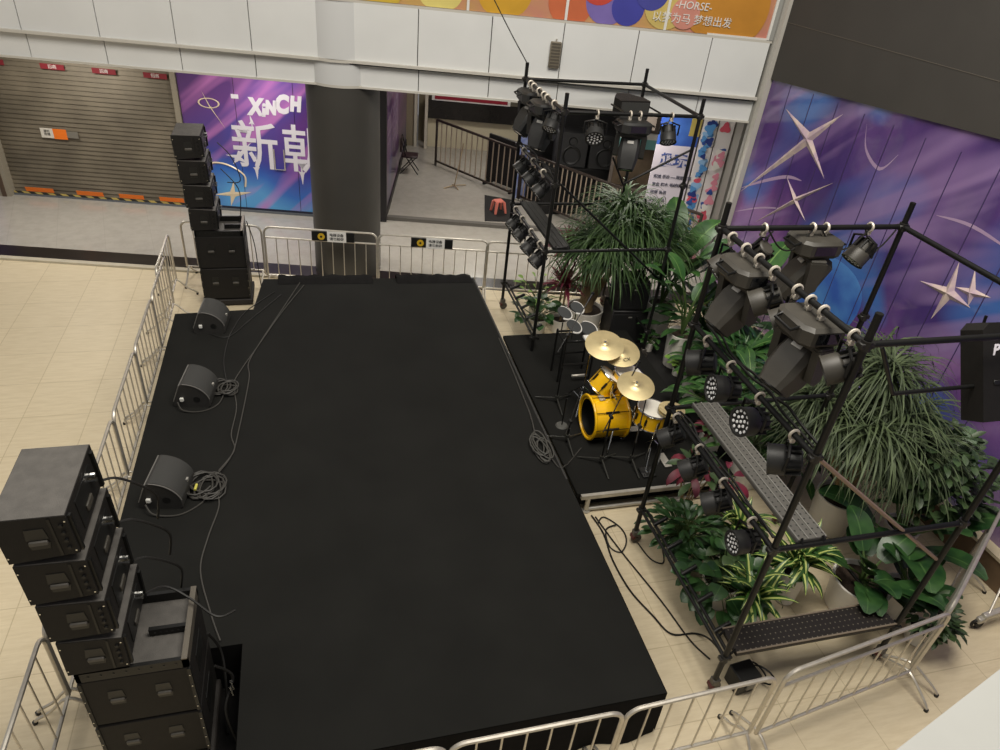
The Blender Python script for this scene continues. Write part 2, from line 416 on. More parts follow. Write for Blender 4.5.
g = B(GM); g.tube([(-2, -.02, 3.725), (0, -.02, 3.73), (2, -.03, 3.72), (4.7, -.02, 3.72)], .014); tag(g.obj('cable', RUB), 'thin dark cable running along the white fascia ledge', 'cable')
# column: dark below the fascia, white cladding above
cc = GM @ V((-1.95, .536, 0))
b = B(); b.lathe([(.6, 0), (.6, 3.36)], 48, cc); struct(b.obj('column', mat('dark grey column cladding', (64, 62, 58), .5, 0, .06, 2), smooth=30))
b = B(); b.lathe([(.604, 3.36), (.604, 3.73)], 64, cc); b.lathe([(.606, 3.775), (.606, 4.57)], 64, cc); struct(b.obj('column_cladding', mat('pale column cladding', (208, 209, 208), .4), smooth=30))
b = B(); b.lathe([(.612, 3.36), (.612, 3.40)], 64, cc); b.lathe([(.64, 3.735), (.64, 3.775)], 64, cc); struct(b.obj('trim_column', LEDG, smooth=30))
# gallery soffit and slab
g = B(GM); g.box(-13.2, 6.2, .12, 12, 3.42, 3.55); struct(g.obj('ceiling', mat('gallery soffit', (196, 192, 184), .8), smooth=0))

# wall lamp box on the fascia
t = thing('wall_lamp', 'small grey louvred wall lamp mounted on the white fascia', 'wall lamp', mtx=GM @ Matrix.Translation((1.4, -.0, 4.12)))
b = B(); b.bev(-.085, .085, -.06, 0, -.19, .19, .012); b.obj('housing', mat('grey brown lamp housing', (120, 112, 96), .5), t)
b = B()
for k in range(8): b.box(-.07, .07, -.066, -.058, -.165+k*.045, -.14+k*.045)
b.obj('louvre', mat('dark louvre', (84, 78, 68), .5), t)
b = B(); b.cyl((0, -.03, .19), (0, -.03, .23), .012); b.obj('hook', STEEL, t)

# balloon banner above the fascia
t = thing('banner', 'colourful banner printed with yellow purple and orange balloons above the fascia', 'banner', mtx=GM)
b = B(); b.box(-4.5, 4.66, .03, .05, 4.61, 5.9); b.obj('panel', mat('yellow banner print', (190, 158, 84), .45, 0, 0, 1.2, rgb2=(190, 126, 110)), t, 0)
BALL = [(.55, 4.95, .42, (206, 158, 48)), (-.4, 4.9, .36, (220, 205, 120)), (1.55, 4.86, .34, (196, 104, 66)), (2.1, 4.92, .33, (120, 104, 170)), (2.42, 4.86, .25, (66, 68, 156)), (1.95, 5.15, .3, (190, 70, 56)), (3.0, 4.95, .34, (200, 178, 104)), (3.95, 5.0, .62, (190, 132, 50)), (-1.3, 4.9, .4, (196, 168, 60)), (2.75, 5.1, .25, (70, 72, 150)), (3.3, 4.86, .22, (206, 140, 124))]
for i, (x, z, r, c) in enumerate(BALL):
    b = B(Matrix.Translation((x, .03-.0015*i, z)) @ TX); 
    n = 32; b.prism([(r*math.cos(2*PI*k/n), max(4.612-z, r*math.sin(2*PI*k/n))) for k in range(n)], 0, .002, 'z')
    b.obj('balloon_print', mat('balloon print %d' % i, c, .4, 0, .1, 2), t, 0)
text('lettering', '-HORSE-', .15, WHITEP, t, upright(3.4, .005, 4.97), shear=.1)
text('lettering', '以梦为马 梦想出发', .15, WHITEP, t, upright(3.42, .005, 4.78))
b = B()
for s_ in (0.02, 1.5, 3.03): b.box(s_-.02, s_+.02, .005, .03, 4.61, 5.9)
b.obj('seam_strip', WHITEP, t, 0)
t_edge = B(); t_edge.box(4.64, 4.68, .0, .03, 4.61, 5.9); t_edge.box(3.7, 4.64, .0, .03, 4.605, 4.63); t_edge.obj('edge_strip', WHITEP, t, 0)
g = B(GM); g.box(4.68, 4.74, -.01, .1, 4.61, 6.4); struct(g.obj('trim_post', mat('grey post', (150, 150, 146), .5), smooth=0))
b = B(); b.tube(smooth_path([(3.21, 10.58, 4.1), (2.9, 10.9, 4.6), (2.5, 11.2, 5.3), (2.3, 11.45, 6.0)]), .008, 5)
tag(b.obj('hanging_cable', RUB), 'thin grey cable rising from the back tower pole across the fascia', 'cable')

# ------------------------------------------------------------------ shops behind the gallery
T = 2.9
SHUT = mat('dusty roller shutter', (98, 90, 76), .55, .25, 0, 1.1, rgb2=(132, 122, 104))
g = B(GM)
ns = 30
for k in range(ns):
    z0 = .06+k*2.69/ns; z1 = z0+2.69/ns
    g.hexa([(-9.2, T+.008, z0), (-5.62, T+.008, z0), (-5.62, T+.06, z0), (-9.2, T+.06, z0), (-9.2, T+.03, z1), (-5.62, T+.03, z1), (-5.62, T+.06, z1), (-9.2, T+.06, z1)])
struct(g.obj('door_1', SHUT, smooth=0))
g = B(GM); g.box(-9.42, -9.2, T-.18, T+.1, 0, 2.9); g.box(-5.62, -5.52, T-.06, T+.1, 0, 3.4); struct(g.obj('trim_1', mat('pale shutter frame', (150, 142, 126), .5), smooth=0))
g = B(GM); g.box(-9.36, -9.28, T-.2, T-.1, 0, 2.9); struct(g.obj('trim_2', mat('rusty dark frame', (84, 66, 52), .6), smooth=0))
g = B(GM); g.box(-14, -9.42, T, T+.1, .06, 3.42); g.box(-9.42, -5.5, T+.02, T+.12, 2.74, 3.42); g.box(-5.6, 4.7, T+.06, T+.2, 0, .08); struct(g.obj('wall_back', mat('dim back wall', (96, 92, 86), .8), smooth=0))
g = B(GM); g.box(-14, -1.5, T-.06, T+.02, 0, .055); struct(g.obj('baseboard_back', mat('grey shop sill', (96, 100, 106), .5), smooth=0))
t = thing('advertising_poster', 'narrow slice of purple shop poster beside the shutter frame', 'poster', mtx=GM)
b = B(); b.box(-13, -9.44, T-.03, T, .07, 3.3); b.obj('panel', POST_BACK, t, 0)
b = B(); b.box(-13.05, -9.43, T-.035, T, .03, .07); b.obj('frame', BLK, t, 0)
# hazard strip and orange stickers at the foot of the shutter
HAZ = bpy.data.materials.new('hazard tape'); HAZ.use_nodes = True
_nt = HAZ.node_tree; _w = _nt.nodes.new('ShaderNodeTexWave'); _w.bands_direction = 'DIAGONAL'; _w.inputs['Scale'].default_value = 3.2
_tc = _nt.nodes.new('ShaderNodeTexCoord'); _nt.links.new(_tc.outputs['Object'], _w.inputs['Vector'])
_r = _nt.nodes.new('ShaderNodeValToRGB'); _r.color_ramp.interpolation = 'CONSTANT'; _r.color_ramp.elements[1].position = .5
_r.color_ramp.elements[0].color = (*lin((44, 42, 38)), 1); _r.color_ramp.elements[1].color = (*lin((190, 168, 92)), 1)
_nt.links.new(_w.outputs['Fac'], _r.inputs['Fac']); _nt.links.new(_r.outputs['Color'], _nt.nodes['Principled BSDF'].inputs['Base Color'])
g = B(GM); g.box(-9.18, -5.64, T-.064, T-.06, .058, .1); tag(g.obj('hazard_tape', HAZ, smooth=0), 'black and yellow hazard tape along the foot of the roller shutter', 'tape')
for i, (s_, w_) in enumerate(((-8.92, .56), (-7.9, .54), (-7.04, .5), (-6.22, .5))):
    g = B(GM @ Matrix.Translation((s_, T-.075, .115)) @ Matrix.Rotation(.25, 4, 'X')); t = tag(g.box(0, w_, -.003, 0, 0, .1).obj('sticker', ORANGE, smooth=0), 'orange rectangular sticker on the shutter foot, %s from the left' % ['first', 'second', 'third', 'fourth'][i], 'sticker', 'orange stickers along the shutter foot')
    text('lettering', '安全出口 请勿堵塞', .05, mat('dark red print', (150, 60, 20), .6), t, GM @ Matrix.Translation((s_+w_/2, T-.08, .165)) @ Matrix.Rotation(.25, 4, 'X') @ TX, .0008)
t = thing('notice', 'white and orange paper notice taped to the roller shutter', 'notice', mtx=GM @ Matrix.Translation((-8.34, T-.02, 1.34)))
b = B(); b.box(0, .24, -.004, 0, -.09, .1); b.obj('white_sheet', mat('white paper', (214, 208, 196), .7), t, 0)
b = B(); b.box(.24, .5, -.005, 0, -.1, .1); b.obj('orange_sheet', ORANGE, t, 0)
b = B(); b.box(.5, .72, -.004, 0, -.06, .07); b.obj('lock_plate', mat('silver lock plate', (150, 146, 138), .4, .6), t, 0)
text('lettering', '通知\n商铺', .06, RUB, t, upright(.12, -.006, .01), .0008)
REDP = mat('dark red label', (128, 34, 44), .5)
for i, s_ in enumerate((-8.9, -7.8, -6.85, -5.9)):
    t = thing('red_label', 'dark red label with white characters above the shutter, %s from the left' % ['first', 'second', 'third', 'fourth', 'fifth'][i], 'label', group='red labels above the shutter', mtx=GM @ Matrix.Translation((s_, T-.02, 2.62)))
    b = B(); b.box(-.22, .22, -.005, 0, -.05, .05); b.obj('panel', REDP, t, 0)
    text('lettering', '招商', .08, WHITEP, t, upright(0, -.007, -.003), .001)

# big gallery poster
t = thing('advertising_poster', 'large purple and blue poster with white characters behind the dark column', 'poster', mtx=GM)
b = B(); b.box(-5.5, -1.62, T-.03, T+.05, .1, 3.4); b.obj('panel', POST_BACK, t, 0)
b = B(); b.box(-5.52, -1.62, T-.04, T+.05, .03, .1); b.obj('bottom_frame', mat('dark navy frame', (30, 34, 52), .5), t, 0)
b = B()
for s_ in (-4.44, -3.3): b.box(s_-.004, s_+.004, T-.033, T-.029, .1, 3.4)
b.obj('seam', BLK, t, 0)
LETW = mat('white lettering', (220, 216, 224), .5)
for ch_, x_, z_, sz in (('X', -4.06, 2.19, .42), ('i', -3.9, 2.15, .32), ('N', -3.76, 2.2, .33), ('C', -3.54, 2.28, .46), ('H', -3.27, 2.31, .36), ('A', -2.8, 2.28, .5), ('O', -2.45, 2.28, .5)):
    text('lettering', ch_, sz, LETW, t, upright(x_, T-.034, z_), .004, bold=.03, width=.78, shear=.15)
for ch_, x_ in (('新', -4.13), ('朝', -3.12)):
    text('lettering', ch_, 1.02, LETW, t, upright(x_, T-.034, 1.36), .004, bold=.008, width=.95)
b = B(); b.add(*tips((-4.5, 1.16), [(-4.2, 1.5), (-4.3, 1.05), (-4.62, 1.02), (-4.75, 1.2)], .06, T-.034, .004)); b.add(*tips((-4.15, .95), [(-4.13, 1.3), (-4.08, 1.0), (-4.15, .72), (-4.22, .98)], .04, T-.034, .004)); b.add(*tips((-3.22, .92), [(-3.24, 1.3), (-3.15, .98), (-3.22, .68), (-3.3, .98)], .04, T-.034, .004)); b.add(*tips((-4.15, 1.9), [(-4.18, 2.05), (-4.1, 1.85), (-4.15, 1.7), (-4.22, 1.85)], .03, T-.034, .004)); b.obj('stroke_tip', LETW, t, 0)
def star(x, z, R, r, d=.01, y=T-.034, n=4, rot=0.):
    pts = []
    for k in range(2*n):
        rr = R[k//2 % len(R)] if k % 2 == 0 else r
        pts.append((x+rr*math.cos(rot+PI*k/n), z+rr*math.sin(rot+PI*k/n)))
    m = len(pts); vs = [(p[0], y, p[1]) for p in pts]+[(x, y-d, z)]
    return vs, [(i, (i+1) % m, m) for i in range(m)]
b = B(); b.add(*tips((-4.7, .37), [(-4.65, .66), (-4.3, .44), (-4.77, .1), (-5.08, .33)], .07, T-.034, .01)); b.obj('star_print', GOLDP, t, 0)
b = B(); b.add(*tips((-4.93, 2.12), [(-5.06, 2.42), (-4.9, 2.14), (-4.68, 1.72), (-4.95, 2.09)], .015, T-.034, .006)); b.obj('star_print', GOLDP, t, 0)
b = B(); b.tube(smooth_path([(-5.2, T-.034, .78), (-5.05, T-.034, 1.0), (-4.73, T-.034, .99), (-4.42, T-.034, .8), (-4.42, T-.034, .55)]), .018, 4); b.obj('swirl_print', GOLDP, t)
b = B(Matrix.Translation((-4.95, T-.034, 2.2)) @ Matrix.Diagonal((1.5, 1, .7, 1))); b.torus((0, 0, 0), (0, 1, 0), .13, .012); b.obj('ring_print', GOLDP, t)
b = B(); b.box(-4.5, -4.36, T-.04, T-.03, 2.33, 2.41); b.obj('sticker', LETW, t, 0)
b = B(); b.tube([(-3.76, T-.05, 1.4), (-3.76, T-.05, .98), (-3.56, T-.05, .98), (-3.56, T-.05, 1.4)], .014, 5); b.obj('handle', STEEL, t)

# corridor beside the column
t = thing('advertising_poster', 'long dim purple poster along the corridor wall right of the column', 'poster', mtx=GM)
b = B(); b.box(-1.6, -1.5, T+.06, 8.6, .18, 3.41); b.obj('panel', POST_SIDE, t, 0)
text('lettering', 'XINCHAO', .6, mat('violet grey lettering', (126, 104, 130), .5), t, Matrix.Translation((-1.497, T+1.5, 2.5)) @ Matrix.Rotation(PI/2, 4, 'Z') @ TX, .002, bold=.02)
text('lettering', '新朝', 1.2, mat('violet grey lettering', (0, 0, 0)), t, Matrix.Translation((-1.497, T+1.6, 1.5)) @ Matrix.Rotation(PI/2, 4, 'Z') @ TX, .002)
g = B(GM); g.box(-1.62, -1.47, T-.06, T+.06, 0, 3.41); struct(g.obj('trim_9', mat('black corner strip', (26, 24, 26), .5), smooth=0))
g = B(GM); g.box(-1.6, -1.48, T+.06, 8.6, .0, .18); struct(g.obj('baseboard_corridor', mat('black base strip', (30, 26, 28), .5), smooth=0))
g = B(GM); g.box(-1.7, -1.2, 8.6, 8.75, 0, 3.42); g.box(-1.2, -.5, 9.2, 9.35, 0, 3.42); struct(g.obj('wall_corridor', mat('taupe corridor wall', (138, 126, 104), .8), smooth=0))
g = B(GM); g.box(-1.28, -1.2, 8.55, 8.6, 0, 3.42); g.box(-.98, -.9, 8.4, 8.5, 0, 3.42); struct(g.obj('trim_3', mat('pale door trim', (196, 188, 172), .5), smooth=0))
g = B(GM); g.box(-.5, 6.2, 9.3, 9.45, 0, 3.42); struct(g.obj('wall_far', mat('cream far wall', (214, 204, 178), .7), smooth=0))
t = thing('shop_counter', 'long black counter with a dark red band at the far end of the corridor', 'counter', mtx=GM)
b = B(); b.bev(-.9, 4.0, 8.5, 9.2, .84, 1.34, .01); b.obj('black_panel', mat('black gloss counter', (34, 31, 29), .25, 0, .1, 2), t, 0)
b = B(); b.box(-.72, 1.28, 8.44, 8.5, 1.38, 1.5); b.obj('red_band', mat('dark red band', (140, 24, 44), .4), t, 0)
b = B(); b.box(-.8, 1.36, 8.46, 8.52, 1.34, 1.54); b.obj('white_surround', WHITEP, t, 0)
b = B(); b.box(-.9, 4.0, 8.7, 9.2, 0, .84); b.obj('base', mat('cream counter base', (206, 196, 168), .6), t, 0)
t = thing('folding_chair', 'dark folding chair standing against the corridor poster', 'chair', mtx=GM @ Matrix.Translation((-1.22, 6.3, 0)) @ Matrix.Rotation(-PI/2, 4, 'Z'))
DCH = mat('dark maroon vinyl', (46, 28, 32), .5)
b = B(); b.bev(-.2, .2, -.2, .2, .42, .47, .015); b.obj('seat', DCH, t)
b = B(); b.bev(-.2, .2, -.24, -.2, .55, .88, .015); b.obj('backrest', DCH, t)
for sx in (-.18, .18):
    b = B(); b.tube([(sx, -.22, .9), (sx, -.1, .45), (sx, .22, .0)], .013); b.obj('leg', BLK, t)
    b = B(); b.tube([(sx, .16, .44), (sx, -.24, 0)], .013); b.obj('leg', BLK, t)

# dark guard railing with vertical bars
def railing(p0, p1, label, nb):
    p0, p1 = V(p0), V(p1); L = (p1-p0).length; rz = math.atan2(p1.y-p0.y, p1.x-p0.x)
    t = thing('guard_railing', label, 'railing', p0, rz, 'dark railings around the corner shop')
    b = B(); b.bev(0, L, -.025, .025, 1.16, 1.22, .01); b.obj('top_rail', DARKRAIL, t)
    b = B(); b.bev(0, L, -.02, .02, .1, .15, .008); b.obj('bottom_rail', DARKRAIL, t)
    BARM = mat('tan railing bar', (176, 160, 142), .45, .2)
    me = None
    for k in range(nb+1):
        x = L*k/nb
        if me is None:
            b = B(); b.cyl((0, 0, .12), (0, 0, 1.17), .016, n=8); o = b.obj('bar', BARM, t); me = o
        else:
            o = me.copy(); COL.objects.link(o); o.location = (x, 0, 0)
    for x in (0, L):
        b = B(); b.bev(x-.025, x+.025, -.025, .025, 0, 1.2, .006); b.obj('post', DARKRAIL, t)
railing((3.36, 18.45, 0), (4.95, 15.9, 0), 'dark railing section nearest the corridor end', 16)
railing((4.97, 15.87, 0), (6.28, 13.78, 0), 'dark railing section in the middle, in front of the black speakers', 18)
railing((6.3, 13.75, 0), (7.62, 11.95, 0), 'dark railing section at the right, behind the bushy palm', 18)
# pink stool on a black mat, black board behind the railing
b = B(); b.prism([(3.83, 14.57), (4.47, 14.5), (4.85, 15.85), (4.2, 16.2)], .006, .02, 'z'); tag(b.obj('floor_mat', mat('black mat', (30, 28, 27), .9), smooth=0), 'black rectangular mat under the pink stool', 'mat')
t = thing('plastic_stool', 'small pink plastic stool on the black mat near the railing', 'stool', (4.27, 15.1, .02), .2)
b = B(); b.bev(-.11, .11, -.11, .11, .24, .28, .02); b.obj('seat', PINK, t)
for sx in (-1, 1):
    for sy in (-1, 1):
        b = B(); b.loft([[V((sx*.09+dx*.03, sy*.09+dy*.03, .25)) for dx, dy in ((-1, -1), (1, -1), (1, 1), (-1, 1))], [V((sx*.13+dx*.02, sy*.13+dy*.02, 0)) for dx, dy in ((-1, -1), (1, -1), (1, 1), (-1, 1))]]); b.obj('leg', PINK, t)
t = thing('display_board', 'tall black display board standing behind the dark railing', 'board', (4.75, 16.75, 0), -.95)
b = B(); b.bev(-.5, .5, -.03, .03, .1, 1.25, .01); b.obj('panel', mat('black board', (24, 23, 22), .5), t)
b = B(); b.box(-.45, -.4, -.2, .2, 0, .1); b.box(.4, .45, -.2, .2, 0, .1); b.obj('foot', BLK, t)
t = thing('sign_stand', 'thin pale folding stand leaning in front of the dark railing', 'stand', (3.55, 16.75, 0), .3)
b = B(); b.cyl((0, 0, .05), (.25, .1, 1.05), .014); b.obj('pole', mat('pale brass tube', (190, 168, 138), .4, .5), t)
b = B(); b.tube([(-.3, 0, .02), (0, 0, .06), (.35, .05, .02)], .014); b.tube([(0, -.2, .02), (0, 0, .06), (.05, .2, .02)], .014); b.obj('base', MATS['pale brass tube'], t)

# corner shop: black cabinets, counter, teal sign, posters
def subcab(label, x, y, rz, w=.62, h=1.0, d=.6, z=0):
    t = thing('loudspeaker', label, 'speaker', (x, y, z), rz)
    b = B(); b.bev(-w/2, w/2, 0, d, 0, h, .02); b.obj('cabinet', mat('charcoal cabinet', (42, 42, 43), .6, 0, .1, 10), t)
    for zz, rr in ((h*.35, w*.3), (h*.75, w*.14)):
        b = B(Matrix.Translation((0, -.004, zz)) @ TX); b.lathe([(rr, 0), (rr*.92, .012), (rr*.8, 0), (rr*.3, -.03), (rr*.25, -.015), (.001, -.01)], 24); b.obj('driver', PLASTD, t)
    return t
b = B(); b.bev(5.3, 7.0, 14.95, 15.9, .006, 1.1, .02); tag(b.obj('shop_counter', mat('black counter', (20, 19, 19), .6), smooth=0), 'low black counter under the two shop speakers behind the railing', 'counter')
subcab('left black speaker cabinet on the shop counter behind the railing', 5.86, 15.05, -.2, .72, .78, .6, 1.1)
subcab('right black speaker cabinet on the shop counter behind the railing', 6.62, 14.9, -.2, .72, .78, .6, 1.1)
b = B(); b.bev(5.2, 7.4, 15.95, 16.2, 0, 3.3, .02); tag(b.obj('display_cabinet', mat('dark display cabinet', (34, 33, 33), .5, 0, .3, 2.5), smooth=0), 'tall dark display cabinet behind the shop speakers', 'cabinet')
t = thing('shelf_rack', 'pale shop shelf with neon yellow edge seen through the truss tower', 'shelf', (5.75, 16.55, 0), -.95)
b = B()
for z_ in (.2, .7, 1.2, 1.7): b.box(-.6, .6, 0, .35, z_, z_+.03)
b.obj('shelf', mat('pale shelf', (198, 192, 178), .6), t, 0)
b = B()
for x_ in (-.6, .57): b.box(x_, x_+.03, 0, .35, 0, 2.0)
b.obj('upright', WHITEP, t, 0)
b = B(); b.box(-.6, .6, -.02, 0, 1.22, 1.33); b.obj('edge_strip', mat('neon yellow', (206, 240, 40), .5), t, 0)
t = thing('roll_up_banner', 'narrow pale blue banner stand behind the dark railing', 'banner', (5.0, 15.9, 0), -.1)
b = B(); b.box(-.13, .13, -.01, .01, .05, 1.95); b.obj('panel', mat('pale blue banner print', (190, 200, 226), .5, 0, 0, 4, rgb2=(88, 110, 190)), t, 0)
b = B(); b.bev(-.15, .15, -.06, .06, 0, .05, .01); b.obj('base', ALU, t)
# set back shop front at local depth 1.9
g = B(GM); g.box(3.3, 3.78, 2.1, 2.2, 2.6, 3.42); g.box(3.3, 6.0, 3.2, 3.3, 0, 3.42); struct(g.obj('wall_shop', mat('dim taupe shop wall', (104, 94, 86), .7, 0, .15, 2), smooth=0))
t = thing('shop_sign', 'teal and white sign band on the corner shop front', 'sign', mtx=GM)
b = B(); b.box(3.35, 4.6, 3.12, 3.18, 1.95, 2.15); b.obj('teal_band', mat('teal band', (120, 178, 176), .5), t, 0)
b = B(); b.box(3.35, 4.6, 3.12, 3.18, 2.15, 2.27); b.obj('white_band', WHITEP, t, 0)
b = B(); b.box(3.35, 4.6, 3.14, 3.19, 1.15, 1.95); b.obj('glass', mat('brownish shop glass', (88, 76, 62), .2, 0, .3, 3), t, 0)
PAPER = mat('lilac white poster paper', (212, 204, 214), .6)
t = thing('shop_poster', 'white poster with blue heading and rows of dark characters', 'poster', mtx=GM)
b = B(); b.box(3.8, 4.58, 1.84, 1.87, .55, 2.42); b.obj('panel', PAPER, t, 0)
b = B(); b.box(3.8, 4.58, 1.84, 1.872, 2.42, 3.02); b.obj('picture', mat('blue yellow picture print', (44, 70, 160), .5, 0, 0, 2.4, rgb2=(70, 116, 196)), t, 0)
b = B(); b.box(4.38, 4.58, 1.835, 1.872, 2.62, 3.02); b.obj('picture_corner', mat('olive yellow print', (176, 158, 84), .5), t, 0)
BLUET = mat('blue heading', (64, 84, 150), .5); DT = mat('dark small print', (84, 84, 100), .6)
text('lettering', '趣玩', .27, BLUET, t, upright(4.2, 1.835, 2.12), .001, bold=.008)
for k, s_ in enumerate(('潮流 手办 — 限定发售', '盲盒 积木 毛绒玩具专区', '扭蛋 会员', '文创 礼品', '周边 到店', '数码 体验')):
    text('lettering', s_, .078, DT, t, upright(3.87, 1.835, 1.8-.16*k), .001, 'LEFT', bold=.002)
# colourful abstract posters in place of the character prints
CB = [(52, 84, 160), (88, 150, 210), (230, 150, 170), (220, 90, 110), (40, 60, 130), (240, 236, 230), (150, 190, 230)]
def abstract(label, s0, s1, y, z0, z1, cols, seed, n=44):
    rr = random.Random(seed)
    t = thing('shop_poster', label, 'poster', mtx=GM)
    b = B(); b.box(s0, s1, y, y+.03, z0, z1); b.obj('panel', mat('white poster ground', (232, 226, 226), .5), t, 0)
    for k in range(n):
        r = rr.uniform(.06, .125); x = rr.uniform(s0+r*.9, s1-r*.9); z = rr.uniform(z0+r, z1-r)
        x = min(max(x, s0+r), s1-r)
        b = B(Matrix.Translation((x, y-.0008*k-.001, z)) @ TX); ph = rr.uniform(0, 6); nn = 20
        b.prism([((r*(1+.25*math.sin(3*a+ph)))*.8*math.cos(a), (r*(1+.25*math.sin(3*a+ph)))*.8*math.sin(a)) for a in [2*PI*i/nn for i in range(nn)]], 0, .002, 'z')
        c = rr.choice(cols); b.obj('shape_print', mat('poster blob %d %d %d' % c, c, .5), t, 0)
abstract('bright poster of blue and white blobs left of the pale pillar', 4.62, 4.9, 1.84, .0, 3.05, [CB[0], CB[1], CB[4], CB[6], CB[1], CB[3]], 3)
abstract('bright poster of pink and white blobs beside the pale pillar', 4.93, 5.22, 1.84, .0, 3.05, [CB[2], CB[3], CB[2], CB[5], CB[0]], 5, 36)
g = B(GM); g.box(5.26, 5.5, 1.5, 1.9, 0, 3.42); struct(g.obj('trim_4', mat('grey mullion', (128, 126, 120), .5), smooth=0))

# ------------------------------------------------------------------ right wall
w0 = V((7.25, 10.43, 0)); w1 = V((7.62, -1.1, 0)); WL = (w1-w0).length; WRZ = math.atan2(w1.y-w0.y, w1.x-w0.x)
WM = Matrix.Translation(w0) @ Matrix.Rotation(WRZ, 4, 'Z')        # local x runs towards the camera, local -y is into the hall... +y behind
# local +y points: rotate(+90) of the direction -> to the +x side (behind the wall)
def ztop(s): return 4.07+(s/4.2)*.29
g = B(WM); g.box(0, WL, .02, .3, 0, 8); struct(g.obj('wall_right', mat('plain wall core', (120, 116, 108), .7), smooth=0))
g = B(WM); g.hexa([(.05, -.06, ztop(0)), (WL, -.06, ztop(WL)), (WL, .02, ztop(WL)), (.05, .02, ztop(0)), (.05, -.06, 8), (WL, -.06, 8), (WL, .02, 8), (.05, .02, 8)]); struct(g.obj('wall_upper', mat('charcoal fabric panel', (64, 61, 57), .85, 0, .06, 1.5, .15, 200), smooth=0))
g = B(WM); g.box(.05, WL, -.064, -.06, 4.885, 4.893); struct(g.obj('trim_5', mat('pale panel seam', (92, 86, 78), .7), smooth=0))
g = B(WM); g.box(-.12, .06, -.12, .3, 0, 8); struct(g.obj('trim_6', mat('pale pillar', (192, 188, 180), .5), smooth=0))
g = B(WM); g.box(-.1, -.04, -.14, -.12, 0, 8); struct(g.obj('trim_7', mat('grey pillar edge', (150, 148, 142), .5), smooth=0))
g = B(WM); g.box(.06, WL, -.16, .02, 0, .36); struct(g.obj('baseboard_right', mat('brown plinth', (108, 88, 66), .6, 0, .15, 4), smooth=0))
g = B(WM); g.box(.06, WL, -.18, .02, .36, .4); struct(g.obj('trim_8', mat('cream plinth cap', (196, 184, 156), .5), smooth=0))
t = thing('advertising_poster', 'huge glossy purple poster with stars covering the right wall', 'poster', mtx=WM)
g = B(); g.hexa([(.07, -.03, .4), (WL, -.03, .4), (WL, .02, .4), (.07, .02, .4), (.07, -.03, ztop(0)), (WL, -.03, ztop(WL)), (WL, .02, ztop(WL)), (.07, .02, ztop(0))]); g.obj('panel', POST_RIGHT, t, 0)
for c_, pts_, r_ in (((1.3, 3.5), [(1.82, 4.0), (1.9, 3.1), (.03, 2.2), (.59, 3.76)], .1), ((1.46, 2.62), [(2.1, 3.12), (1.82, 2.42), (.7, 1.95), (1.1, 2.86)], .05), ((4.52, 2.62), [(4.46, 3.0), (4.86, 2.6), (4.46, 2.22), (4.08, 2.56)], .08), ((4.78, 2.76), [(4.68, 3.02), (5.02, 2.82), (4.82, 2.6), (4.56, 2.72)], .06)):
    b = B(); b.add(*tips(c_, pts_, r_, -.031, .035)); b.obj('star_print', STARP, t, 0)
for pts, w_ in (([(.05, 2.3), (.6, 2.62), (1.1, 2.86), (1.45, 2.92)], .06), ([(.1, 1.9), (.7, 2.2), (1.25, 2.4)], .03), ([(2.3, 4.0), (2.45, 3.7), (2.8, 3.55), (3.0, 3.8)], .05), ([(3.9, 3.35), (4.4, 3.42), (5.0, 3.36)], .04)):
    P_ = smooth_path([(x, 0, z) for x, z in pts], 5); n = len(P_); vs = []; fs = []
    for k, q in enumerate(P_):
        h = w_*.5*math.sin(PI*(k+.3)/n)
        vs += [(q.x, -.0315, q.z-h), (q.x, -.0315, q.z+h)]
        if k: fs.append((2*k-2, 2*k, 2*k+1, 2*k-1))
    b = B(); b.add(vs, fs); b.obj('comet_print', mat('pale lilac print', (178, 152, 184), .3), t, 0)
b = B(WM.inverted() @ WM @ Matrix.Translation((2.75, -.031, 1.55)) @ TX); n = 40
b.prism([((.62+.08*math.sin(3*a))*math.cos(a), (.75+.1*math.cos(2*a))*math.sin(a)) for a in [2*PI*i/n for i in range(n)]], 0, .001, 'z'); b.obj('blue_print', BLUEP, t, 0)
b = B()
for x in (.55, 1.1, 1.65, 2.2, 2.75, 3.3, 3.85, 4.4, 4.95, 5.5, 6.05): b.box(x-.006, x+.006, -.034, -.03, .4, 4.1)
b.obj('seam', mat('violet seam', (62, 48, 92), .5), t, 0)

# white parapet just below the viewpoint
pe = V((.97, .45, 0)); pd = V((.34, .1, 0)).normalized(); pr_ = V((pd.y, -pd.x, 0))
g = B(); q0 = pe-pd*1.2; q1 = pe+pd*3
g.hexa([(*(q0)[:2], 3.9), (*(q0+pr_*.6)[:2], 3.9), (*(q1+pr_*.6)[:2], 3.9), (*(q1)[:2], 3.9), (*(q0)[:2], 4.8), (*(q0+pr_*.6)[:2], 4.8), (*(q1+pr_*.6)[:2], 4.8), (*(q1)[:2], 4.8)])
struct(g.obj('trim_parapet', mat('pale parapet paint', (160, 161, 157), .6, 0, .05, 4), smooth=0))
#PART2
# ------------------------------------------------------------------ stage
HS = .6
t = thing('stage', 'large black carpeted stage platform filling the middle of the hall', 'stage', (0, 0, 0))
def rug(b, poly, z0, z1): b.prism(poly, z0, z1, 'z')
poly = [(-.77, 2.84), (2.68, 2.84), (2.68, 10.62), (-.78, 10.78), (-.9, 9.78), (-1.98, 9.73), (-2.0, 3.95), (-.77, 3.95)]
b = B(); rug(b, poly, .02, HS); b.obj('deck', CARPET, t, 0)
